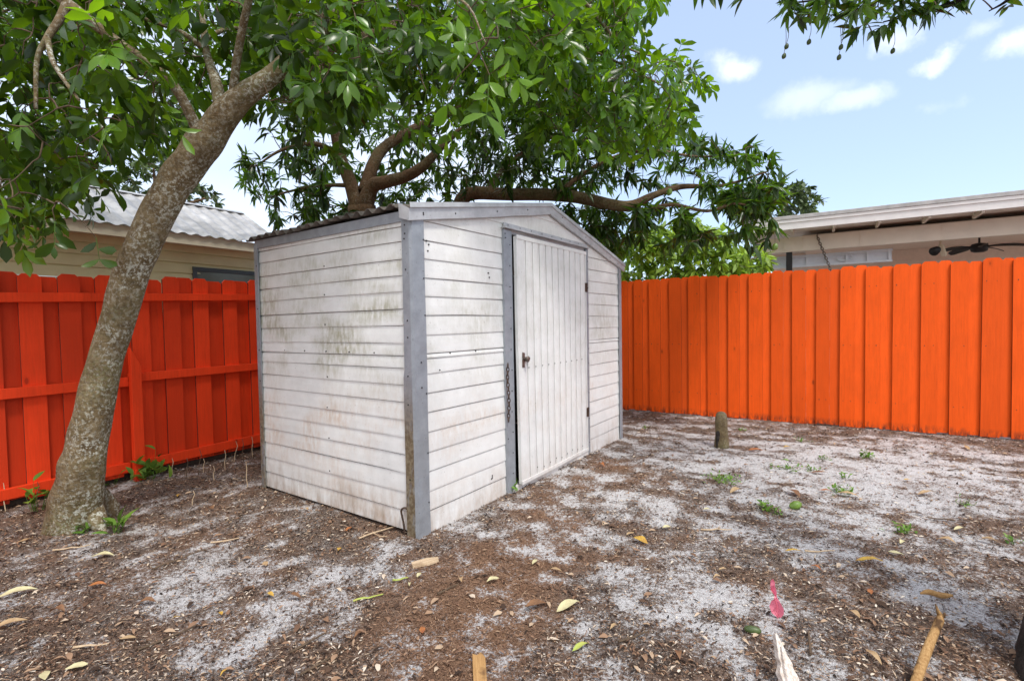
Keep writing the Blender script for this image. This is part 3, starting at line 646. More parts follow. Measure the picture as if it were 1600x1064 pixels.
spot = empty('flood_light', lw, .4, label='small black and cream flood lamp fixed under the porch beam', cat='lamp')
mb = MB(); mb.tube([(-.16, 0, -.02), (-.06, 0, .02), (-.02, 0, .03)], [.075, .055, .03], 12); mb.build('lamp_head', M['blackmetal'], spot, smooth=True)
mb = MB(); mb.prism([(.02, .10), (.07, .10), (.16, -.06), (.11, -.09)], lambda a, b: (a, -.03, b), lambda a, b: (a, .03, b)); mb.tube([(0, 0, .03), (.03, 0, .16)], .018, 8); mb.build('bracket', M['cream'], spot)
wv = on_plane(1473, 381, PR[:2]+rn*1.0, fd)

# ------------------------------------------------------------------ leaves and trees
def leaf_mesh(name, pos, dr, nr, L, W, droop, tint, mat, parent=None, fine=True, shape='ell', smooth=True):
    """one blade per row: folded along the midrib, drooping towards the tip"""
    dr = dr/np.linalg.norm(dr, axis=1)[:, None]; sd = np.cross(nr, dr); sd /= np.linalg.norm(sd, axis=1)[:, None]+1e-9; nr = np.cross(dr, sd)
    st = [.0, .18, .42, .7, 1.] if fine else [0., .35, .72, 1.]
    wd = {'ell': [0, .72, 1., .74, 0], 'obo': [0, .5, .92, .95, 0], 'lan': [0, .8, 1., .62, 0]}[shape] if fine else {'ell': [0, 1., .8, 0], 'obo': [0, .85, .95, 0], 'lan': [0, 1., .7, 0]}[shape]
    n = len(pos); vs = []; L = L[:, None]; W = W[:, None]; dp = droop[:, None]
    for k, (s, w) in enumerate(zip(st, wd)):
        c = pos+dr*L*s-nr*dp*L*s*s*.5
        if w == 0: vs.append(c)
        else:
            vs += [c-sd*W*.5*w+nr*W*.16*w, c, c+sd*W*.5*w+nr*W*.16*w]
    K = len(vs); V = np.stack(vs, 1).reshape(-1, 3); b = (np.arange(n)*K)[:, None]
    nm = (K-2)//3; T = []; Qd = []
    T += [(0, 2, 1), (0, 3, 2)]
    for k in range(nm-1):
        a = 1+3*k; Qd += [(a, a+1, a+4, a+3), (a+1, a+2, a+5, a+4)]
    a = 1+3*(nm-1); T += [(a, a+1, K-1), (a+1, a+2, K-1)]
    q = (np.array(Qd)[None]+b[:, :, None]).reshape(-1, 4); t3 = (np.array(T)[None]+b[:, :, None]).reshape(-1, 3)
    return np_mesh(name, V, q, t3, np.repeat(tint, K), mat, parent, smooth)
def inpoly(x, y, poly):
    r = np.zeros(len(x), bool); p = poly
    for i in range(len(p)):
        (xa, ya), (xb, yb) = p[i], p[i-1]
        c = ((ya > y) != (yb > y)); xc = (xb-xa)*(y-ya)/((yb-ya) or 1e-9)+xa
        r ^= c & (x < xc)
    return r
def sample(poly, n, y0, y1, gapn=0., sc=.006, o=0):
    px = [p[0] for p in poly]; py = [p[1] for p in poly]; out = []
    while len(out) < n:
        x = RNG.uniform(min(px), max(px), n*3); y = RNG.uniform(min(py), max(py), n*3); k = inpoly(x, y, poly)
        if gapn: k &= fbm(x*sc, y*sc, 3, 20+o) > gapn
        for a, b in zip(x[k], y[k]): out.append(at(a, b, RNG.uniform(y0, y1)))
    return np.array(out[:n])
def rv(n): v = RNG.normal(size=(n, 3)); return v/np.linalg.norm(v, axis=1)[:, None]
def nrm(v): return v/(np.linalg.norm(v, axis=-1, keepdims=True)+1e-9)

def twig_net(tips, nodes, par):
    """connect every tip to the closest wood, nearest first; returns the twigs' outer directions"""
    nodes = [np.array(p) for p in nodes]; NA = np.array(nodes); mb = MB(); dirs = np.zeros_like(tips)
    d0 = np.array([np.min(np.linalg.norm(NA-t, axis=1)) for t in tips])
    for i in np.argsort(d0):
        t = tips[i]; d = np.linalg.norm(NA-t, axis=1); j = int(np.argmin(d)); a = NA[j]; l = d[j]
        mid = (a+t)/2+np.array([0, 0, .10*l])+RNG.normal(size=3)*.08*l; q = np.array([a, (a*.5+mid*.5)+RNG.normal(size=3)*.03*l, mid, (mid*.4+t*.6)+RNG.normal(size=3)*.03*l, t])
        q = smooth_path(q, 2); r0 = min(.012, .0035+.008*l)
        mb.tube(q, np.linspace(r0, .0022, len(q)), 4, cap=False); dirs[i] = q[-1]-q[-3]
        NA = np.vstack([NA, q[2::2]])
    tag(mb.build('twigs', M['twig'], par, smooth=True), kind='stuff')
    return nrm(dirs)
def rosettes(name, tips, dirs, nl, Lr, Wr, mat, par, shape='lan', droop=.5, down=.45, spread=.85, fine=True, tb=(0, 1)):
    P = []; Dd = []; Nn = []; T = []
    n = len(tips); base = RNG.uniform(*tb, n)
    for j in range(nl):
        back = RNG.uniform(0, .10, (n, 1)); p = tips-dirs*back
        rad = rv(n); rad = nrm(rad-dirs*np.sum(rad*dirs, 1)[:, None])
        d = nrm(dirs*RNG.uniform(.1, .7, (n, 1))+rad*spread+np.array([0, 0, -1])*down*RNG.uniform(.3, 1.5, (n, 1)))
        nn = nrm(np.array([0, 0, 1.])+rv(n)*.55); P.append(p); Dd.append(d); Nn.append(nn); T.append(np.clip(base+RNG.normal(0, .22, n), 0, 1))
    P = np.vstack(P); Dd = np.vstack(Dd); Nn = np.vstack(Nn); T = np.concatenate(T); m_ = len(P)
    keep = RNG.random(m_) < .86; P, Dd, Nn, T = P[keep], Dd[keep], Nn[keep], T[keep]; m_ = len(P)
    L = RNG.uniform(*Lr, m_)*RNG.uniform(.75, 1.1, m_); W = L*RNG.uniform(*Wr, m_)
    return leaf_mesh(name, P, Dd, Nn, L, W, RNG.uniform(.1, 1., m_)*droop, T, mat, par, fine, shape)
def compounds(name, tips, dirs, npair, Lr, Wr, mat, par, down=.5, rach=.26, tb=(0, 1)):
    n = len(tips); rd = nrm(dirs*.6+rv(n)*.8+np.array([0, 0, -1])*down); up = nrm(np.array([0, 0, 1.])+rv(n)*.95); sd = nrm(np.cross(up, rd)); up = np.cross(rd, sd)
    base = tb if isinstance(tb, np.ndarray) else RNG.uniform(*tb, n); rl_ = rach*RNG.uniform(.6, 1.2, (n, 1)); P = []; Dd = []; Nn = []; T = []; ls = []
    for k in range(npair):
        f = (k+.6)/npair; c = tips+rd*rl_*f+np.array([0, 0, -1.])*(rl_*f*f*.25)
        for sgn in (-1, 1):
            P.append(c+rd*rl_*RNG.uniform(-.04, .04, (n, 1))); Dd.append(nrm(rd*RNG.uniform(.4, .9, (n, 1))+sd*sgn*.9+np.array([0, 0, -1.])*RNG.uniform(-.1, .7, (n, 1))+rv(n)*.35)); Nn.append(nrm(up+rv(n)*.5)); T.append(np.clip(base+RNG.normal(0, .15, n), 0, 1))
    P.append(tips+rd*rl_+np.array([0, 0, -1.])*(rl_*.25)); Dd.append(nrm(rd+np.array([0, 0, -.5]))); Nn.append(up); T.append(base)
    P = np.vstack(P); Dd = np.vstack(Dd); Nn = np.vstack(Nn); T = np.concatenate(T); m_ = len(P); keep = RNG.random(m_) < .9
    P, Dd, Nn, T = P[keep], Dd[keep], Nn[keep], T[keep]; m_ = len(P); L = RNG.uniform(*Lr, m_); W = L*RNG.uniform(*Wr, m_)
    o = leaf_mesh(name, P, Dd, Nn, L, W, RNG.uniform(0, .8, m_), T, mat, par, True, 'obo')
    mb = MB()
    for i in range(n):
        q = [tips[i]+rd[i]*rl_[i]*f+np.array([0, 0, -1.])*(rl_[i]*f*f*.25) for f in (0, .35, .7, 1.)]
        mb.tube(q, [.0026, .0022, .0018, .0012], 3, cap=False)
    tag(mb.build('leaf_stalks', M['weed'], par), kind='stuff')
    return o
def limb(pix, rads, par, mat, nm='branch', n=10, rough=.06, nodes=None, per=6, world=None):
    P = np.array([at(a, b, c) for a, b, c in pix]) if world is None else np.array(world)
    Q = smooth_path(P, per); r = np.interp(np.linspace(0, 1, len(Q)), np.linspace(0, 1, len(rads)), rads)
    mb = MB(); mb.tube(Q-np.array(par.location), r, n, rough=rough, ph=random.random()*9)
    o = mb.build(nm, mat, par, smooth=True)
    if nodes is not None: nodes += [q-np.array(par.location) for q in Q[::2]]
    return o
def fruit(par, p, top, r, mat):
    p = np.array(p)-np.array(par.location); top = np.array(top)-np.array(par.location); mb = MB()
    k = np.linspace(0, pi, 9); mb.tube([p+np.array([.12*r*sin(2*a), 0, r*1.35*cos(a)]) for a in k], [max(.0005, r*sin(a)**.85*(1-.12*cos(a))) for a in k], 10)
    f = mb.build('fruit', mat, par, smooth=True)
    mb = MB(); mb.tube(smooth_path([top, (top+p)/2+np.array([.01, 0, -.01]), p+np.array([0, 0, r*1.3])], 4), .0018, 4); mb.build('stem', M['twig'], f)

# --- leaning tree at the left
tb_ = gp(118, 822)
t1 = empty('leaning_tree', tb_, label='leaning tree with lichen-spotted trunk and broad glossy leaves left of the shed', cat='tree'); n1 = []
wp = [tb_+np.array([0, 0, -.12]), tb_+np.array([.0, .0, .02])]+[at(a, b, c) for a, b, c in ((126, 745, 3.17), (140, 680, 3.16), (160, 580, 3.15), (190, 480, 3.13), (221, 390, 3.11), (266, 300, 3.08), (316, 228, 3.05), (362, 168, 3.02), (422, 120, 3.0), (470, 78, 3.1), (520, 20, 3.3), (560, -60, 3.4), (590, -180, 3.4))]
Q = smooth_path(wp, 8); rr = np.interp(np.linspace(0, 1, len(Q)), np.linspace(0, 1, 15), [.215, .172, .128, .106, .097, .092, .092, .095, .096, .074, .052, .046, .05, .04, .03])
mb = MB(); mb.tube(Q-tb_, rr, 28, rough=.085)
for a, l in ((2.6, .38), (-.25, .30), (.9, .25)):
    e = np.array([cos(a), sin(a), 0]); mb.tube([e*.10+np.array([0, 0, .16]), e*.19+np.array([0, 0, .045]), e*(l*.8)+np.array([0, 0, -.01]), e*l+np.array([0, 0, -.05])], [.09, .06, .035, .02], 9, rough=.1)
mb.build('trunk', M['bark1'], t1, smooth=True); n1 += [q-tb_ for q in Q[60::2]]
b1 = lambda pix, rads, **k: limb(pix, rads, t1, M['bark1'], nodes=n1, **k)
b1([(316, 222, 3.05), (300, 185, 2.98), (270, 132, 2.9), (225, 95, 2.8), (165, 52, 2.7), (105, 5, 2.6), (20, -60, 2.6), (-120, -120, 2.6)], [.04, .030, .026, .024, .024, .026, .02, .012])
b1([(105, 5, 2.6), (92, 32, 2.55), (74, 60, 2.5), (58, 95, 2.5), (56, 170, 2.5)], [.020, .018, .015, .011, .008])
b1([(74, 60, 2.5), (82, 95, 2.45), (102, 128, 2.45), (124, 157, 2.45)], [.013, .011, .009, .006])
b1([(364, 152, 3.0), (370, 95, 2.9), (380, 40, 2.8), (392, -20, 2.7), (400, -140, 2.6)], [.026, .023, .02, .018, .012])
b1([(346, 175, 3.05), (338, 130, 3.15), (322, 80, 3.3), (315, 20, 3.5), (290, -80, 3.6)], [.045, .032, .024, .018, .012])
b1([(322, 80, 3.3), (290, 55, 3.35), (262, 42, 3.4), (190, 20, 3.5), (80, 0, 3.8), (-60, 40, 3.9)], [.02, .016, .014, .012, .01, .008])
b1([(322, 60, 3.4), (360, 45, 3.5), (420, 44, 3.6), (500, 30, 3.8)], [.016, .014, .012, .008])
b1([(440, 105, 3.02), (560, 60, 3.4), (680, 30, 3.6), (800, 40, 4.0), (860, 110, 4.2), (930, 190, 4.3)], [.035, .028, .022, .017, .010, .005])
b1([(530, 0, 3.35), (690, -40, 3.5), (850, -20, 3.7), (912, 5, 4.0), (960, 60, 4.1), (985, 78, 4.1), (1030, 92, 4.1)], [.04, .032, .024, .018, .012, .008, .004])
b1([(525, 10, 3.3), (620, -30, 2.9), (720, 0, 2.6), (760, 70, 2.45)], [.016, .011, .007, .003])
b1([(800, 40, 4.0), (880, 60, 4.3), (990, 110, 4.5), (1060, 150, 4.5)], [.016, .013, .008, .004])
b1([(575, -110, 3.4), (560, -190, 2.9), (450, -240, 2.6), (300, -260, 2.5)], [.03, .025, .02, .012])
low = [(0, 0), (-250, -60), (-250, 330), (-60, 400), (60, 380), (120, 350), (150, 335), (215, 250), (285, 235), (340, 185), (380, 60), (300, 0)]
tips = np.vstack([
    sample([(-250, -300), (800, -300), (1000, -200), (1010, 0), (900, 30), (0, 20), (-250, 40)], 420, 2.7, 4.6),
    sample([(-250, -60), (-250, 330), (0, 340), (70, 335), (140, 305), (190, 250), (250, 230), (300, 200), (330, 150), (380, 70), (380, -40)], 850, 2.75, 4.6, .35, .011),
    sample([(380, -40), (360, 120), (430, 170), (470, 230), (540, 225), (600, 260), (690, 200), (800, 150), (900, 100), (900, -40)], 760, 2.9, 4.9, .34, .013, 2),
    sample([(780, -40), (1040, -40), (1020, 30), (1000, 60), (1000, 100), (1085, 95), (1105, 150), (1095, 200), (1040, 215), (960, 230), (850, 210), (790, 150)], 520, 3.7, 5.2, .38, .013, 4),
    sample([(-250, -200), (420, -200), (420, 120), (300, 170), (200, 210), (100, 270), (-250, 300)], 620, 4.0, 6.2),
    sample([(420, -200), (1000, -200), (980, 60), (800, 140), (420, 160)], 420, 4.4, 6.0),
    sample([(425, 20), (560, -10), (600, 130), (470, 140)], 40, 2.65, 2.95),
    sample([(110, 10), (300, 110), (275, 175), (110, 90)], 26, 2.45, 2.7),
    sample([(-20, 285), (90, 330), (95, 352), (40, 345), (-20, 340)], 10, 2.6, 3.4),
    np.array([at(*q) for q in ((150, 372, 2.9), (732, 70, 2.3), (765, 118, 2.25), (778, 60, 2.3), (700, 150, 2.6), (572, 238, 2.9), (1045, 92, 4.1), (1060, 120, 4.3), (1075, 160, 4.3))])])-tb_
_d = tips+tb_-C0; _zc = _d@Fv; _px = np.stack([800+FPX*(_d@Rv)/_zc, 532-FPX*(_d@Uv)/_zc], -1)
_tq = Q-C0; _tz = _tq@Fv; _tp = np.stack([800+FPX*(_tq@Rv)/_tz, 532-FPX*(_tq@Uv)/_tz], -1); _tp = _tp[(_tp[:, 1] > 118)]
_dm = np.min(np.linalg.norm((_px+np.array([0, 35.]))[:, None]-_tp[None], axis=2), axis=1)
tips = tips[~((_dm < 80) & (tips[:, 1]+tb_[1] < 3.35) & (_px[:, 0] > 150) & (_px[:, 0] < 415))]      # the fork stands clear of the leaves in front
FORK = np.array([(555, 318), (545, 280), (532, 245), (582, 292), (620, 280), (655, 262), (680, 238), (590, 250), (620, 218), (655, 198), (690, 182)], float)
def clear(tw, rad, ymin, keep=.15, off=22.):
    d = tw-C0; z = d@Fv; p = np.stack([800+FPX*(d@Rv)/z, 532-FPX*(d@Uv)/z+off], -1)
    m = np.min(np.linalg.norm(p[:, None]-FORK[None], axis=2), axis=1)
    return ~((m < rad) & (tw[:, 1] < ymin) & (RNG.random(len(tw)) > keep))
tips = tips[clear(tips+tb_, 48, 9, .18, 35)]
td = twig_net(tips, n1, t1)
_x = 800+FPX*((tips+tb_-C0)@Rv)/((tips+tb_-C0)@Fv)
compounds('crown', tips, td, 3, (.068, .135), (.34, .48), M['leaf1'], t1, .3, .17, tb=np.clip(RNG.beta(1.1, 1.5, len(tips))*.75+np.where(_x > 700, .28, 0.)+np.where(RNG.random(len(tips)) < .20, .5, 0.), 0, 1))  # brighter tint paints in sunlit leaves and young growth, more so at right

# --- mango tree behind the shed
mbase = np.array([*at(572, 560, 6.4)[:2], 0.])
t2 = empty('mango_tree', mbase, label='large mango tree with brown forked limbs rising behind the white shed', cat='tree'); n2 = []
b2 = lambda pix, rads, **k: limb(pix, rads, t2, M['bark2'], nodes=n2, **k)
limb(None, [.26, .21, .19, .17], t2, M['bark2'], 'trunk', 18, .09, n2, 8, [mbase+np.array([0, 0, -.1]), mbase+np.array([0, .02, .6]), at(574, 400, 6.4), at(566, 322, 6.35)])
b2([(560, 330, 6.37), (549, 290, 6.35), (532, 245, 6.3), (520, 190, 6.2), (500, 110, 6.2), (450, 0, 6.2)], [.10, .085, .07, .055, .04, .02])
b2([(568, 325, 6.35), (582, 292, 6.3), (600, 285, 6.2), (634, 276, 6.1), (658, 262, 6.0), (680, 240, 6.0), (720, 200, 6.0)], [.12, .09, .075, .07, .06, .045, .02])
b2([(570, 300, 6.35), (584, 255, 6.4), (604, 228, 6.5), (640, 206, 6.6), (690, 182, 6.6), (760, 150, 6.6), (860, 130, 6.6)], [.09, .075, .07, .065, .05, .035, .015])
b2([(588, 360, 6.3), (660, 352, 6.1), (712, 338, 5.95), (722, 312, 5.9), (742, 302, 5.85), (790, 304, 5.8), (850, 304, 5.75), (905, 309, 5.7), (950, 319, 5.6), (985, 322, 5.6), (1020, 306, 5.6), (1065, 292, 5.6), (1130, 290, 5.5), (1200, 268, 5.4)], [.10, .10, .095, .085, .075, .07, .068, .066, .062, .06, .04, .03, .018, .008])
b2([(985, 322, 5.6), (1010, 330, 5.5), (1050, 320, 5.4), (1105, 330, 5.3), (1150, 318, 5.2), (1190, 330, 5.2)], [.04, .03, .02, .016, .012, .006])
b2([(870, 306, 5.75), (900, 280, 5.8), (950, 250, 5.8), (1010, 235, 5.8), (1090, 245, 5.7), (1160, 240, 5.6)], [.03, .026, .022, .018, .012, .006])
b2([(760, 303, 5.85), (790, 260, 6.1), (850, 220, 6.2), (920, 200, 6.2), (1000, 190, 6.2)], [.03, .026, .02, .016, .008])
b2([(530, 240, 6.3), (490, 225, 6.1), (440, 235, 5.9), (400, 260, 5.8)], [.035, .028, .018, .008])
b2([(545, 290, 6.35), (500, 290, 6.2), (450, 300, 6.0), (420, 310, 5.9)], [.03, .02, .014, .006])
tips = np.vstack([
    sample([(375, 220), (440, 180), (540, 160), (700, 160), (760, 220), (740, 300), (640, 330), (500, 345), (430, 342), (400, 310), (365, 280)], 260, 5.4, 7.8, .36, .014, 1),
    sample([(700, 160), (900, 130), (1060, 200), (1100, 218), (1090, 290), (980, 300), (760, 300)], 360, 5.2, 7.6, .34, .014, 6),
    sample([(1080, 225), (1150, 222), (1190, 230), (1222, 250), (1228, 285), (1200, 330), (1165, 350), (1120, 330), (1085, 300)], 95, 5.0, 6.2),
    sample([(960, 325), (1110, 315), (1170, 330), (1160, 365), (1060, 385), (1000, 380)], 60, 5.0, 6.3, .38, .02, 8),
    sample([(860, 322), (970, 325), (990, 390), (960, 408), (900, 360)], 90, 5.6, 7.2),
    sample([(400, 150), (700, 100), (900, 60), (1000, 120), (900, 180), (450, 200)], 170, 6.0, 8.4),
    sample([(300, -60), (1000, -60), (960, 60), (700, 130), (420, 140)], 90, 6.4, 8.6),
    sample([(420, 190), (860, 170), (960, 290), (730, 298), (640, 330), (460, 340)], 170, 6.7, 8.2),
    sample([(1140, 290), (1225, 270), (1222, 330), (1205, 392), (1165, 385)], 26, 5.0, 5.8),
    sample([(300, -80), (1020, -80), (1000, 60), (900, 160), (740, 200), (480, 180), (380, 120)], 170, 5.6, 8.0),
    sample([(400, 320), (620, 325), (620, 352), (440, 356)], 25, 6.2, 7.6)])-mbase
tips = tips[clear(tips+mbase, 40, 6.55, .1)]
td = twig_net(tips, n2, t2)
rosettes('crown', tips, td, 13, (.12, .21), (.19, .27), M['leaf2'], t2, 'lan', .6, .45, .8)
for a, b, tp, Yd in ((1208, 357, 330, 5.2), (1211, 386, 330, 5.2), (1046, 300, 280, 5.1), (993, 345, 320, 5.4), (1172, 330, 305, 5.1)):
    fruit(t2, at(a, b, Yd), at(a-4, tp, Yd), .028, M['fruit'])

# --- tree at the camera's right: dark trunk at the frame's corner, branch overhead
dbase = np.array([2.02, 1.63, 0.])
t6 = empty('mango_tree', dbase, label='near mango tree at the right edge with dark bark and a leafy overhead branch', cat='tree'); n6 = []
limb(None, [.30, .25, .2, .17, .15, .12], t6, M['bark3'], 'trunk', 24, .16, n6, 8, [dbase+np.array(q) for q in ((-.03, 0, -.12), (0, 0, .05), (.14, -.04, .7), (.30, -.1, 1.6), (.42, -.15, 2.6), (.5, -.2, 3.5))])
limb(None, [.08, .06, .04, .025, .012, .005], t6, M['bark3'], 'branch', 9, .06, n6, 6, [dbase+np.array((.42, -.15, 2.6)), np.array([2.5, 2.2, 3.35]), at(1640, -110, 3.0), at(1520, -40, 3.2), at(1380, -12, 3.3), at(1240, 5, 3.4)])
limb(None, [.03, .02, .01, .004], t6, M['bark3'], 'branch', 7, .06, n6, 5, [at(1520, -40, 3.2), at(1500, 0, 3.3), at(1440, 20, 3.4), at(1380, 35, 3.4)])
limb(None, [.03, .02, .012, .004], t6, M['bark3'], 'branch', 7, .06, n6, 5, [at(1640, -110, 3.0), at(1610, -40, 3.3), at(1575, 0, 3.5), at(1545, 18, 3.6)])
tips = np.vstack([sample([(1225, -60), (1225, 22), (1270, 28), (1300, 22), (1340, 42), (1400, 36), (1440, 14), (1480, 18), (1505, 0), (1505, -60)], 62, 3.0, 3.7),
    np.array([at(*q) for q in ((1232, 18, 3.4), (1250, 30, 3.4), (1335, 46, 3.4), (1362, 50, 3.4), (1385, 44, 3.4), (1465, 20, 3.3), (1490, 14, 3.3), (1570, -12, 3.5), (1098, -14, 3.5), (1080, -18, 3.6), (1115, -20, 3.5), (1140, -10, 3.4), (1300, 28, 3.4))])])-dbase
td = twig_net(tips, n6, t6); rosettes('crown', tips, td, 9, (.10, .17), (.24, .32), M['leaf2'], t6, 'lan', .5, .45, .85)
for a, b, tp in ((1225, 88, 30), (1229, 73, 30), (1264, 66, 25), (1311, 90, 40), (1314, 74, 40), (1395, 80, 45)):
    fruit(t6, at(a, b, 3.4), at(a+2, tp, 3.4), .014, M['fruitdark'])

# --- sunlit bush and far trees beyond the fences
def bush(name, label, cat, base, poly, n, y0, y1, mat, Lr, nl, stems, Wr=(.3, .45), tb=(0, 1), r=.03, fine=False):
    e = empty(name, base, label=label, cat=cat); nd = []
    for q in stems:
        P = [np.array(base)]+[at(*s) for s in q]
        limb(None, list(np.linspace(r, r*.25, len(P))), e, M['bark2'], 'trunk' if cat == 'tree' else 'stem', 8, .05, nd, 5, P)
    tp = sample(poly, n, y0, y1)-np.array(base); d = twig_net(tp, nd, e)
    rosettes('crown' if cat == 'tree' else 'foliage', tp, d, nl, Lr, Wr, mat, e, 'ell', .4, .35, .85, fine, tb)
    return e
bc = np.array([*at(1090, 500, 8.6)[:2], 0.])
bush('leafy_shrub', 'light green sunlit shrub behind the bright orange fence, below the mango limb', 'shrub', bc, [(955, 470), (1200, 470), (1203, 400), (1160, 380), (1130, 358), (1070, 345), (1010, 355), (965, 385)], 620, 7.9, 9.4, M['leaf3'], (.11, .21), 11,
     [[(1080, 470, 8.6), (1040, 410, 8.6), (1000, 380, 8.6)], [(1095, 460, 8.7), (1100, 400, 8.7), (1110, 365, 8.7)], [(1110, 470, 8.6), (1150, 420, 8.6), (1185, 400, 8.6)]], (.3, .42), (.35, 1))
bc = np.array([*at(1215, 500, 15.)[:2], 0.])
bush('far_tree', 'small grey-green tree rising behind the flat porch roof', 'tree', bc, [(1140, 345), (1288, 335), (1285, 312), (1262, 292), (1240, 282), (1210, 275), (1170, 290), (1140, 310)], 150, 14, 16.5, M['leaf4'], (.16, .28), 12,
     [[(1215, 420, 15), (1215, 350, 15), (1240, 300, 15)], [(1215, 400, 15), (1190, 340, 15), (1170, 310, 15)]], (.35, .5), r=.12)
bc = np.array([*at(250, 500, 15.)[:2], 0.])
bush('far_tree', 'pale tree showing above the metal roof of the beige house', 'tree', bc, [(150, 330), (175, 290), (200, 250), (240, 232), (280, 240), (310, 285), (345, 305), (350, 325), (250, 325)], 150, 14, 17, M['leaf4'], (.16, .3), 12,
     [[(250, 420, 15), (245, 350, 15), (240, 260, 15)], [(250, 400, 15), (280, 330, 15), (320, 310, 15)]], (.35, .5), r=.12)
# ------------------------------------------------------------------ small things on the ground
def on_ground(px, py, dz=0.):
    p = gp(px, py); return np.array([p[0], p[1], float(gz(p[0], p[1]))+dz])
def face_mat(name, c, c2, tf=.15):
    n = N(name); v = n.obj(); t = n.mix(n.ramp(n.noise(v, 40, 4), [(.4, 0.), (.65, 1.)]), c, c2)
    return n.out(n.n('MixShader', i={0: tf, 1: n.pbsdf(t, .6), 2: n.n('BsdfTranslucent', i={'Color': t}).outputs[0]}).outputs[0])
LC = dict(yellow=face_mat('yellow_leaf', (0.62, 0.40, 0.06), (0.45, 0.24, 0.05)), pale=face_mat('pale_leaf', (0.66, 0.60, 0.34), (0.52, 0.46, 0.26)),
          green=face_mat('lime_leaf', (0.42, 0.50, 0.10), (0.50, 0.46, 0.12)), brown=face_mat('brown_leaf', (0.26, 0.13, 0.06), (0.16, 0.08, 0.04)),
          tan=face_mat('tan_leaf', (0.50, 0.35, 0.19), (0.38, 0.24, 0.12)), orange=face_mat('orange_leaf', (0.45, 0.17, 0.05), (0.30, 0.10, 0.04)))
def dry_leaf(px, py, Lp, ang, c, label, group=None, w=.36, curl=.5):
    p = on_ground(px, py, .012); L = Lp*p[1]/FPX; d = np.array([cos(ang), sin(ang)*1.0, 0.]); s = np.array([-d[1], d[0], 0.]); rows = []
    for t, ww in zip(np.linspace(0, 1, 7), (.06, .62, .95, 1., .8, .45, .03)):
        z = curl*L*.28*sin(pi*t)*(.4+.6*t)+.004; W = L*w*ww
        rows.append([d*(t-.5)*L+s*W*q+np.array([0, 0, z+abs(q)*W*.55*curl+.004*random.uniform(-1, 1)*abs(q)]) for q in (-.5, -.22, 0, .22, .5)])
    o = MB().grid(rows).build('fallen_leaf', LC[c], None, smooth=True); o.location = p
    o.rotation_euler = (random.uniform(-.12, .12), random.uniform(-.12, .12), 0)
    return tag(o, label, 'leaf', group)
G1 = 'small dry leaves scattered over the yard'
for q in [(888, 953, 44, .5, 'pale', 'large pale yellow-green leaf lying in the middle foreground', None, .40), (908, 1014, 36, .6, 'green', 'curled lime green leaf below the pale yellow-green one', None, .3),
          (1000, 848, 30, 2.2, 'yellow', 'upright yellow leaf on the brown mulch in front of the shed door', None, .45), (1042, 826, 16, .3, 'pale', None, None, .5),
          (25, 930, 52, .5, 'pale', 'long cream leaf lying at the left edge of the yard', None, .3), (14, 980, 50, .4, 'tan', None, None, .3),
          (160, 875, 34, .1, 'pale', 'cream leaf in front of the leaning tree trunk', None, .35), (152, 920, 26, .2, 'orange', 'rust orange leaf on the mulch below the leaning tree', None, .4),
          (1358, 882, 42, -.1, 'yellow', 'long straight yellow leaf on the mulch below the green mango', None, .22), (1241, 866, 26, -.3, 'yellow', None, None, .3),
          (1448, 775, 36, .2, 'tan', 'long tan curled leaf on the white sand by the right fence', None, .25), (1325, 776, 30, -.4, 'tan', None, None, .3),
          (1500, 833, 24, .2, 'pale', None, None, .3), (1418, 698, 0, 0, 'green', None, None, .4)]:
    if q[2]: dry_leaf(*q[:5], q[5] or 'small curled dry leaf lying on mulch and sand', q[6] if q[5] else G1, q[7])
for px, py, L, c in ((345, 962, 16, 'yellow'), (275, 970, 14, 'yellow'), (422, 935, 18, 'yellow'), (530, 862, 15, 'yellow'), (278, 778, 14, 'yellow'), (350, 1055, 16, 'yellow'), (415, 885, 18, 'tan'), (300, 900, 14, 'brown'), (120, 1045, 30, 'pale'), (70, 1058, 34, 'pale'),
                     (720, 912, 18, 'tan'), (770, 910, 22, 'pale'), (835, 880, 18, 'pale'), (868, 895, 20, 'tan'), (838, 950, 40, 'brown'), (1275, 890, 16, 'orange'), (1360, 930, 18, 'orange'), (1130, 895, 16, 'tan'), (1335, 965, 22, 'tan'),
                     (1365, 1035, 34, 'tan'), (1105, 800, 14, 'pale'), (1150, 772, 24, 'tan'), (1280, 740, 24, 'brown'), (1240, 775, 28, 'brown'), (1290, 770, 18, 'orange'), (1418, 752, 14, 'yellow'), (985, 836, 16, 'tan'), (1510, 700, 18, 'tan'), (1180, 705, 22, 'orange'),
                     (1410, 852, 18, 'pale'), (1400, 870, 20, 'pale'), (1120, 905, 14, 'tan'), (655, 905, 14, 'pale'), (640, 920, 14, 'pale'), (545, 830, 16, 'orange'), (200, 1000, 24, 'tan'), (90, 960, 30, 'brown'), (230, 945, 26, 'brown'), (460, 940, 30, 'brown'),
                     (1560, 1000, 22, 'brown'), (1060, 1030, 24, 'brown'), (960, 985, 18, 'tan'), (660, 990, 20, 'orange'), (560, 1000, 20, 'brown'), (1230, 700, 14, 'yellow'), (1480, 850, 22, 'tan'), (1545, 850, 24, 'tan'), (40, 850, 18, 'tan'), (480, 800, 12, 'tan'), (330, 800, 14, 'brown'), (940, 730, 16, 'orange'), (1045, 705, 12, 'brown'), (1340, 690, 12, 'brown')):
    dry_leaf(px, py, L, random.uniform(0, 6.28), c, 'small curled dry leaf lying on mulch and sand', G1, random.uniform(.28, .5), random.uniform(.2, 1.))

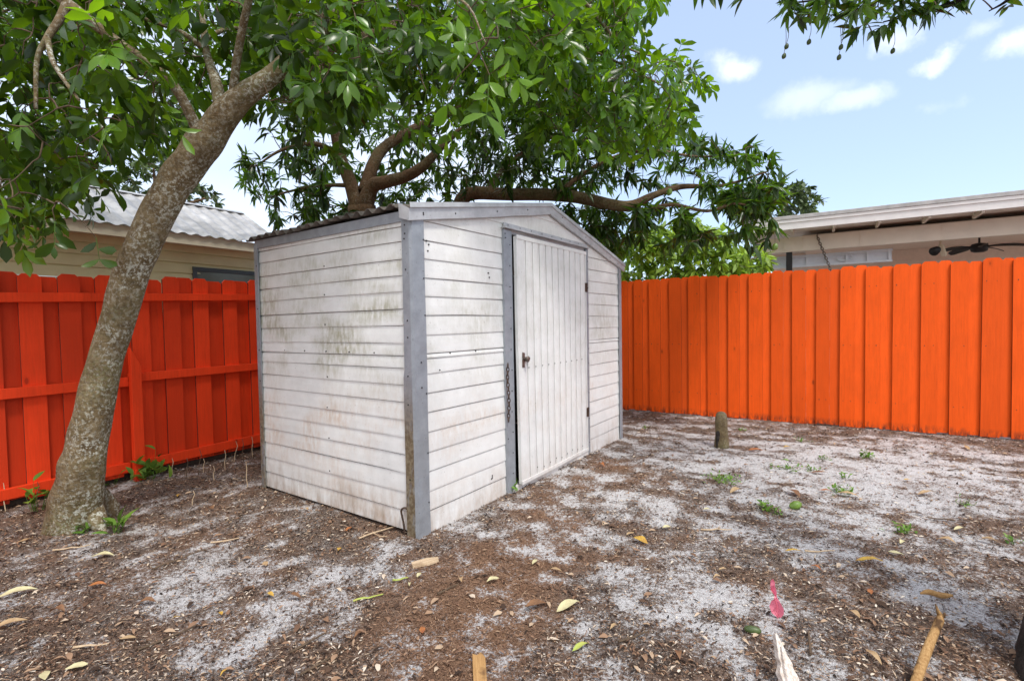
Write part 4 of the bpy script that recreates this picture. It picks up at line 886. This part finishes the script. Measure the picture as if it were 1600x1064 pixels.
# twigs lying about
for px, py, L, a, lab in ((1240, 930, 0, 0, ''), (590, 835, 66, .75, 'bleached forked twig lying in front of the shed corner'), (575, 938, 46, .35, 'yellow-green mossy twig on the sand left of centre'), (625, 910, 24, .35, None), (1495, 735, 30, .1, None), (480, 1010, 60, .9, None), (140, 1010, 50, .2, None), (260, 1000, 80, .8, None), (1470, 815, 40, 2.9, None), (500, 1040, 70, .9, None), (280, 880, 70, .9, None), (1280, 865, 44, -.1, None), (1265, 1010, 60, 1.1, None), (990, 1000, 60, .4, None), (350, 850, 40, .2, None), (110, 860, 50, .3, None), (700, 925, 40, .7, None), (900, 800, 50, -.3, None), (1120, 830, 46, -.2, None)):
    if not L: continue
    p = on_ground(px, py, .008); l = L*p[1]/FPX; d = np.array([cos(a), sin(a), .02])*l; mb = MB()
    k = np.array([d*(t-.5)+np.array([.04*l*vn(t*3, px), .06*l*vn(t*3, py), .01*vn(t*4, px)]) for t in np.linspace(0, 1, 7)])
    mb.tube(k, np.linspace(.0055, .003, 7), 6, rough=.2)
    if px == 590: mb.tube([k[2], k[2]+np.array([.05, -.05, 0]), k[2]+np.array([.10, -.06, .0])], [.004, .003, .002], 5)
    o = mb.build('twig', LC['green'] if px in (575, 625) else (M['tanwood'] if px == 590 or random.random() < .4 else M['twig'])); o.location = p
    tag(o, lab or 'thin dry twig lying on the mulch', 'twig', None if lab else 'dry twigs lying in the yard')

# wood scraps
def slab(name, px, py, outline, th, ang, mat, label, cat, dz=.004, tilt=(0, 0)):
    p = on_ground(px, py, dz); mb = MB(); rj = [(a, b) for a, b in outline]
    mb.prism(rj, lambda a, b: (a, b, 0), lambda a, b: (a*.97, b*.97, th)); o = mb.build(name, mat, bevel=.002); o.location = p; o.rotation_euler = (tilt[0], tilt[1], ang); return tag(o, label, cat)
slab('wood_chip', 665, 882, [(-.030, -.070), (.022, -.078), (.034, .01), (.026, .066), (-.012, .078), (-.034, .02)], .014, -1.05, M['tanwood'], 'pale tan flat piece of wood lying in front of the shed corner', 'wood scrap')
slab('wood_board', 748, 1046, [(-.024, -.14), (.025, -.14), (.027, .03), (.012, .06), (-.004, .045), (-.022, .055)], .022, .12, M['brownwood'], 'rotting brown board end half buried at the bottom of the yard', 'wood scrap', .0, (.05, 0))
mb = MB(); mp = on_ground(1462, 940, .02)
k = smooth_path([(-.06, .01, .015), (-.02, .012, .02), (.02, -.002, .012), (.06, -.02, .02)], 4)
mb.tube(k, np.interp(np.linspace(0, 1, len(k)), [0, .3, .8, 1], [.004, .013, .011, .004]), 9, rough=.2); o = mb.build('bark_strip', M['brownwood'], smooth=True); o.location = mp; tag(o, 'curled tan bark strip beside the broken upright stick', 'bark strip')
# upright broken stick near the camera
sp = gp(1424, 1085); tp = at(1470, 962, sp[1]+.16); mb = MB(); k = smooth_path([sp+np.array([0, 0, -.08]), sp, sp*.5+tp*.5+np.array([-.004, 0, 0]), sp*.15+tp*.85, tp], 5)
mb.tube(k-sp, np.interp(np.linspace(0, 1, len(k)), [0, .5, .85, 1], [.016, .0145, .0165, .010]), 10, rough=.25)
mb.tube([tp-sp, tp-sp+np.array([-.012, 0, .02]), tp-sp+np.array([-.02, 0, .045])], [.011, .006, .002], 6); mb.tube([tp-sp+np.array([.008, 0, -.004]), tp-sp+np.array([.014, 0, .012])], [.008, .003], 6)
o = mb.build('broken_stick', M['stickwood'], smooth=True); o.location = sp; tag(o, 'brown broken stick standing in the mulch near the right foreground', 'stick')
# splintered white stake leaning toward the camera
q0 = gp(1240, 1090); q1 = at(1211, 990, q0[1]+.11); ax = q1-q0; L = np.linalg.norm(ax); ax /= L; sx = unit(np.cross(ax, np.array([0, -1, .4]))); nz = np.cross(sx, ax); mb = MB()
jag = [(-.034, 0), (.036, 0), (.040, .30), (.028, .46), (.033, .50), (.020, .66), (.013, .84), (.002, 1.02), (-.006, .99), (-.012, .80), (-.020, .62), (-.017, .52), (-.034, .38), (-.030, .30)]
mb.prism(jag, lambda a, b: ax*b*L+sx*a-nz*.012, lambda a, b: ax*b*L+sx*a*.8+nz*.012); mb.prism([(-.02, 0), (.012, 0), (.014, .5), (.0, .8), (-.014, .45)], lambda a, b: ax*b*L+sx*a+nz*.0125, lambda a, b: ax*b*L+sx*a*.7+nz*.022)
o = mb.build('splintered_stake', M['whitewood'], bevel=.002); o.location = q0; tag(o, 'bleached splintered wooden stake with a pointed tip beside the pink ribbon', 'stake')
# pink flagging ribbon
f0 = gp(1215, 966); mb = MB(); rows = []
tops = [(0, .004, .012, .0), (.02, -.020, .022, .012), (.045, -.026, .020, .018), (.07, -.022, .008, .010), (.088, -.015, -.001, -.006), (.10, -.012, -.006, .004), (.118, -.024, -.008, .012), (.14, -.030, -.012, .002), (.158, -.026, -.014, .008), (.17, -.024, -.020, .0)]
for z, a, b, y in tops: rows.append([(a, y, z), ((a+b)/2, y+.008*cos(z*60), z+.004), (b, -y*.7, z+.002)])
mb.grid(rows); mb.tube([(.004, .002, -.03), (-.002, .002, .06), (-.014, .002, .09)], .0016, 5); o = mb.build('marker_ribbon', M['pink']); o.location = f0; tag(o, 'pink flagging ribbon standing in the mulch', 'ribbon')
# weathered stub post
bp = gp(1127, 697); mb = MB(); k = [(0, 0, -.08), (.004, 0, .03), (.004, 0, .12), (0, 0, .2), (0, 0, .28), (0, 0, .325), (0, 0, .345), (0, 0, .352)]
mb.tube(k, [.078, .073, .062, .059, .058, .05, .032, .008], 20, rough=.10); stump = mb.build('wooden_stump', M['stump'], smooth=True); stump.location = bp; tag(stump, 'short rounded wooden stump standing before the bright orange fence', 'stump')
mb = MB(); mb.prism([(-.055, -.01), (-.018, -.01), (-.012, .13), (-.034, .17), (-.056, .15)], lambda a, b: (a-.012, -.055+abs(a+.03)*.3, b), lambda a, b: (a-.008, -.02, b)); mb.build('split_wood', M['bark3'], stump, bevel=.004)
# fallen green mango
mp = on_ground(1244, 797, .022); mb = MB(); k = np.linspace(0, pi, 10); mb.tube([np.array([.038*cos(a), .01*sin(a), .003*sin(2*a)]) for a in k], [max(.0005, .028*sin(a)**.8*(1+.15*cos(a))) for a in k], 14); o = mb.build('fallen_mango', M['fruit'], smooth=True); o.location = mp; tag(o, 'green mango lying on the sandy ground', 'mango')
mp = on_ground(1176, 989, .016); mb = MB(); mb.tube([np.array([.03*cos(a), -.012*cos(a), 0]) for a in k], [max(.0005, .016*sin(a)**.8) for a in k], 10); o = mb.build('seed_pod', M['fruitdark'], smooth=True); o.location = mp; tag(o, 'small olive brown seed pod beside the splintered stake tip', 'seed pod')

# weeds
def weed(px, py, n, h, L, label, group=None, mat='weed', spread=.05, shape='ell', wr=(.35, .5), upright=.6):
    p = on_ground(px, py); e = empty('weed', p, label=label, cat='weed', group=group)
    b = RNG.normal(size=(n, 3))*spread; b[:, 2] = np.abs(RNG.normal(size=n))*h*.5; d = rv(n); d[:, 2] = np.abs(d[:, 2])*.6+upright*.5
    LL = RNG.uniform(.6, 1.1, n)*L
    leaf_mesh('foliage', b+d*.0, d, nrm(np.array([0, 0, 1.])+rv(n)*.5), LL, LL*RNG.uniform(*wr, n), RNG.uniform(.2, 1., n), RNG.random(n), M[mat], e, True, shape)
    mb = MB()
    for i in range(min(n, 14)): mb.tube([(b[i][0]*.5, b[i][1]*.5, -.01), (b[i][0]*.8, b[i][1]*.8, b[i][2]*.5), tuple(b[i])], [.002, .0018, .001], 4, cap=False)
    tag(mb.build('stems', M['weed'], e), kind='stuff'); return e
weed(1131, 752, 80, .04, .036, 'wide low tuft of green weeds on the sand below the wooden stump', spread=.075)
weed(1196, 796, 26, .05, .05, 'small bright weed left of the fallen green mango', spread=.03)
weed(1318, 770, 40, .04, .04, 'low green weed tuft behind a tan curled leaf on the sand', spread=.05)
weed(1230, 733, 34, .05, .045, 'scattered green weed on the sand midway to the orange fence', spread=.06)
weed(1354, 716, 26, .05, .05, 'upright green weed on sand close to the orange fence', spread=.03)
weed(1406, 832, 26, .04, .04, 'small dark green weed among mulch right of the fallen mango', spread=.03)
for px, py in ((1268, 735), (1290, 716), (1160, 672), (1250, 690), (1505, 790), (1590, 850), (1010, 668), (1322, 745), (1215, 805)):
    weed(px, py, 14, .03, .035, 'tiny green weed sprouting from the sandy ground', 'tiny weeds in the sand', spread=.03)
weed(800, 768, 34, .10, .06, 'leafy green weed growing at the foot of the shed door jamb', spread=.03, upright=.9)
weed(232, 752, 34, .16, .12, 'leafy green seedling beside the short red-orange post', spread=.06, upright=.9)
weed(170, 758, 22, .14, .11, 'green seedling between the leaning trunk and the red-orange post', spread=.05, upright=.9)
weed(58, 800, 12, .24, .12, 'pale green shoot at the left side of the leaning trunk', spread=.03, upright=1.2)
weed(182, 834, 12, .08, .13, 'pale yellow-green sprig at the right foot of the leaning trunk', spread=.03, upright=.9, wr=(.25, .35))
weed(128, 834, 8, .04, .08, 'small green sprig in front of the leaning trunk', spread=.03)
weed(35, 772, 14, .05, .06, 'feathery green weed under the fence left of the leaning trunk', spread=.05)
for px, py, h in ((232+60, 745, .16), (270, 742, .14), (310, 742, .22), (318, 738, .12), (352, 735, .18), (365, 722, .2), (381, 722, .22), (388, 762, .2), (10, 800, .2), (58, 790, .16), (335, 752, .12), (300, 790, .1), (395, 715, .2), (262, 740, .12)):
    p = on_ground(px, py); mb = MB(); a = random.uniform(-.3, .3)
    mb.tube([(0, 0, -.03), (a*h*.3, 0, h*.4), (a*h*.5+.01, .01, h*.75), (a*h*.4, .01, h)], [.0035, .003, .0028, .002], 5); o = mb.build('dry_stem', M['tanwood'] if random.random() < .6 else M['twig']); o.location = p
    tag(o, 'thin dry stem standing along the foot of the red-orange fence', 'stem', 'dry stems along the fence')

# ------------------------------------------------------------------ light and sky
SUN_EL, AZ = radians(60), radians(151)          # compass-style angle from +Y towards +X
sd_ = np.array([sin(AZ)*cos(SUN_EL), cos(AZ)*cos(SUN_EL), sin(SUN_EL)])
sl = bpy.data.lights.new('sun', 'SUN'); sl.energy = 1.5; sl.angle = radians(12); sl.color = (1., .95, .88)
so = bpy.data.objects.new('sun', sl); COL.objects.link(so); so.rotation_euler = Vector(-sd_).to_track_quat('-Z', 'Y').to_euler(); so.location = (3, -4, 9)
w = bpy.data.worlds.new('World'); S.world = w; w.use_nodes = True; n = N('', w)
sky = n.n('TexSky', sky_type='NISHITA'); sky.sun_disc = False; sky.sun_elevation = SUN_EL; sky.sun_rotation = AZ; sky.air_density = 1.; sky.dust_density = .8; sky.ozone_density = 1.5
dirv = n.n('TexCoord').outputs['Generated']
wob = n.n('TexNoise', i={'Vector': dirv, 'Scale': 7., 'Detail': 7., 'Roughness': .62}).outputs['Color']
warp = n.n('VectorMath', operation='MULTIPLY_ADD', i={0: wob, 1: (.14, .14, .09), 2: dirv}).outputs[0]
tot = None
for px, py, wx, wz, k in ((1140, 103, .048, .027, .42), (1335, 160, .058, .024, .28), (1262, 158, .085, .03, .25), (1450, 95, .036, .016, .42), (1592, 66, .05, .026, .55), (1402, 62, .030, .022, .3), (1508, 56, .03, .018, .2), (1470, 158, .04, .018, .2), (400, 330, .5, .14, .25), (150, 120, .5, .3, .25), (650, 250, .5, .2, .3)):
    c = nrm(ray(px, py)); c = c+np.array([.07, .07, .045])
    d = n.n('VectorMath', operation='SUBTRACT', i={0: warp, 1: tuple(c)}).outputs[0]; d = n.n('VectorMath', operation='MULTIPLY', i={0: d, 1: (1/wx, 1/wx, 1/wz)}).outputs[0]
    l = n.n('VectorMath', operation='LENGTH', i={0: d}).outputs['Value']; f = n.math('MULTIPLY', n.ramp(l, [(.15, 1.), (1., 0.)], 'EASE'), k)
    tot = f if tot is None else n.math('MAXIMUM', tot, f)
for cv, wx, wz, k in (((0, .25, 1.), .62, .62, .8), ((-.2, -.9, .5), 1.1, .8, .85), ((.9, -.5, .45), .6, .6, .7), ((-1., -.1, .45), .6, .6, .7)):      # unseen cloud added overhead and behind the camera to whiten and soften the light
    c = nrm(np.array(cv))+np.array([.07, .07, .045])
    d = n.n('VectorMath', operation='SUBTRACT', i={0: warp, 1: tuple(c)}).outputs[0]; d = n.n('VectorMath', operation='MULTIPLY', i={0: d, 1: (1/wx, 1/wx, 1/wz)}).outputs[0]
    l = n.n('VectorMath', operation='LENGTH', i={0: d}).outputs['Value']; f = n.math('MULTIPLY', n.ramp(l, [(.3, 1.), (1., 0.)], 'EASE'), k); tot = n.math('MAXIMUM', tot, f)
haze = n.mix(.36, sky.outputs[0], (5.5, 6.6, 8.8))
c = n.mix(tot, haze, (9.2, 9.1, 9.0))
bg = n.n('Background', i={'Color': c, 'Strength': .10}); o = n.n('OutputWorld'); n.t.links.new(bg.outputs[0], o.inputs[0])
S.view_settings.view_transform = 'Standard'; S.view_settings.look = 'None'; S.view_settings.exposure = 1.0; S.view_settings.gamma = 1
S.view_settings.use_curve_mapping = False
S.cycles.max_bounces = 6; S.cycles.transparent_max_bounces = 4
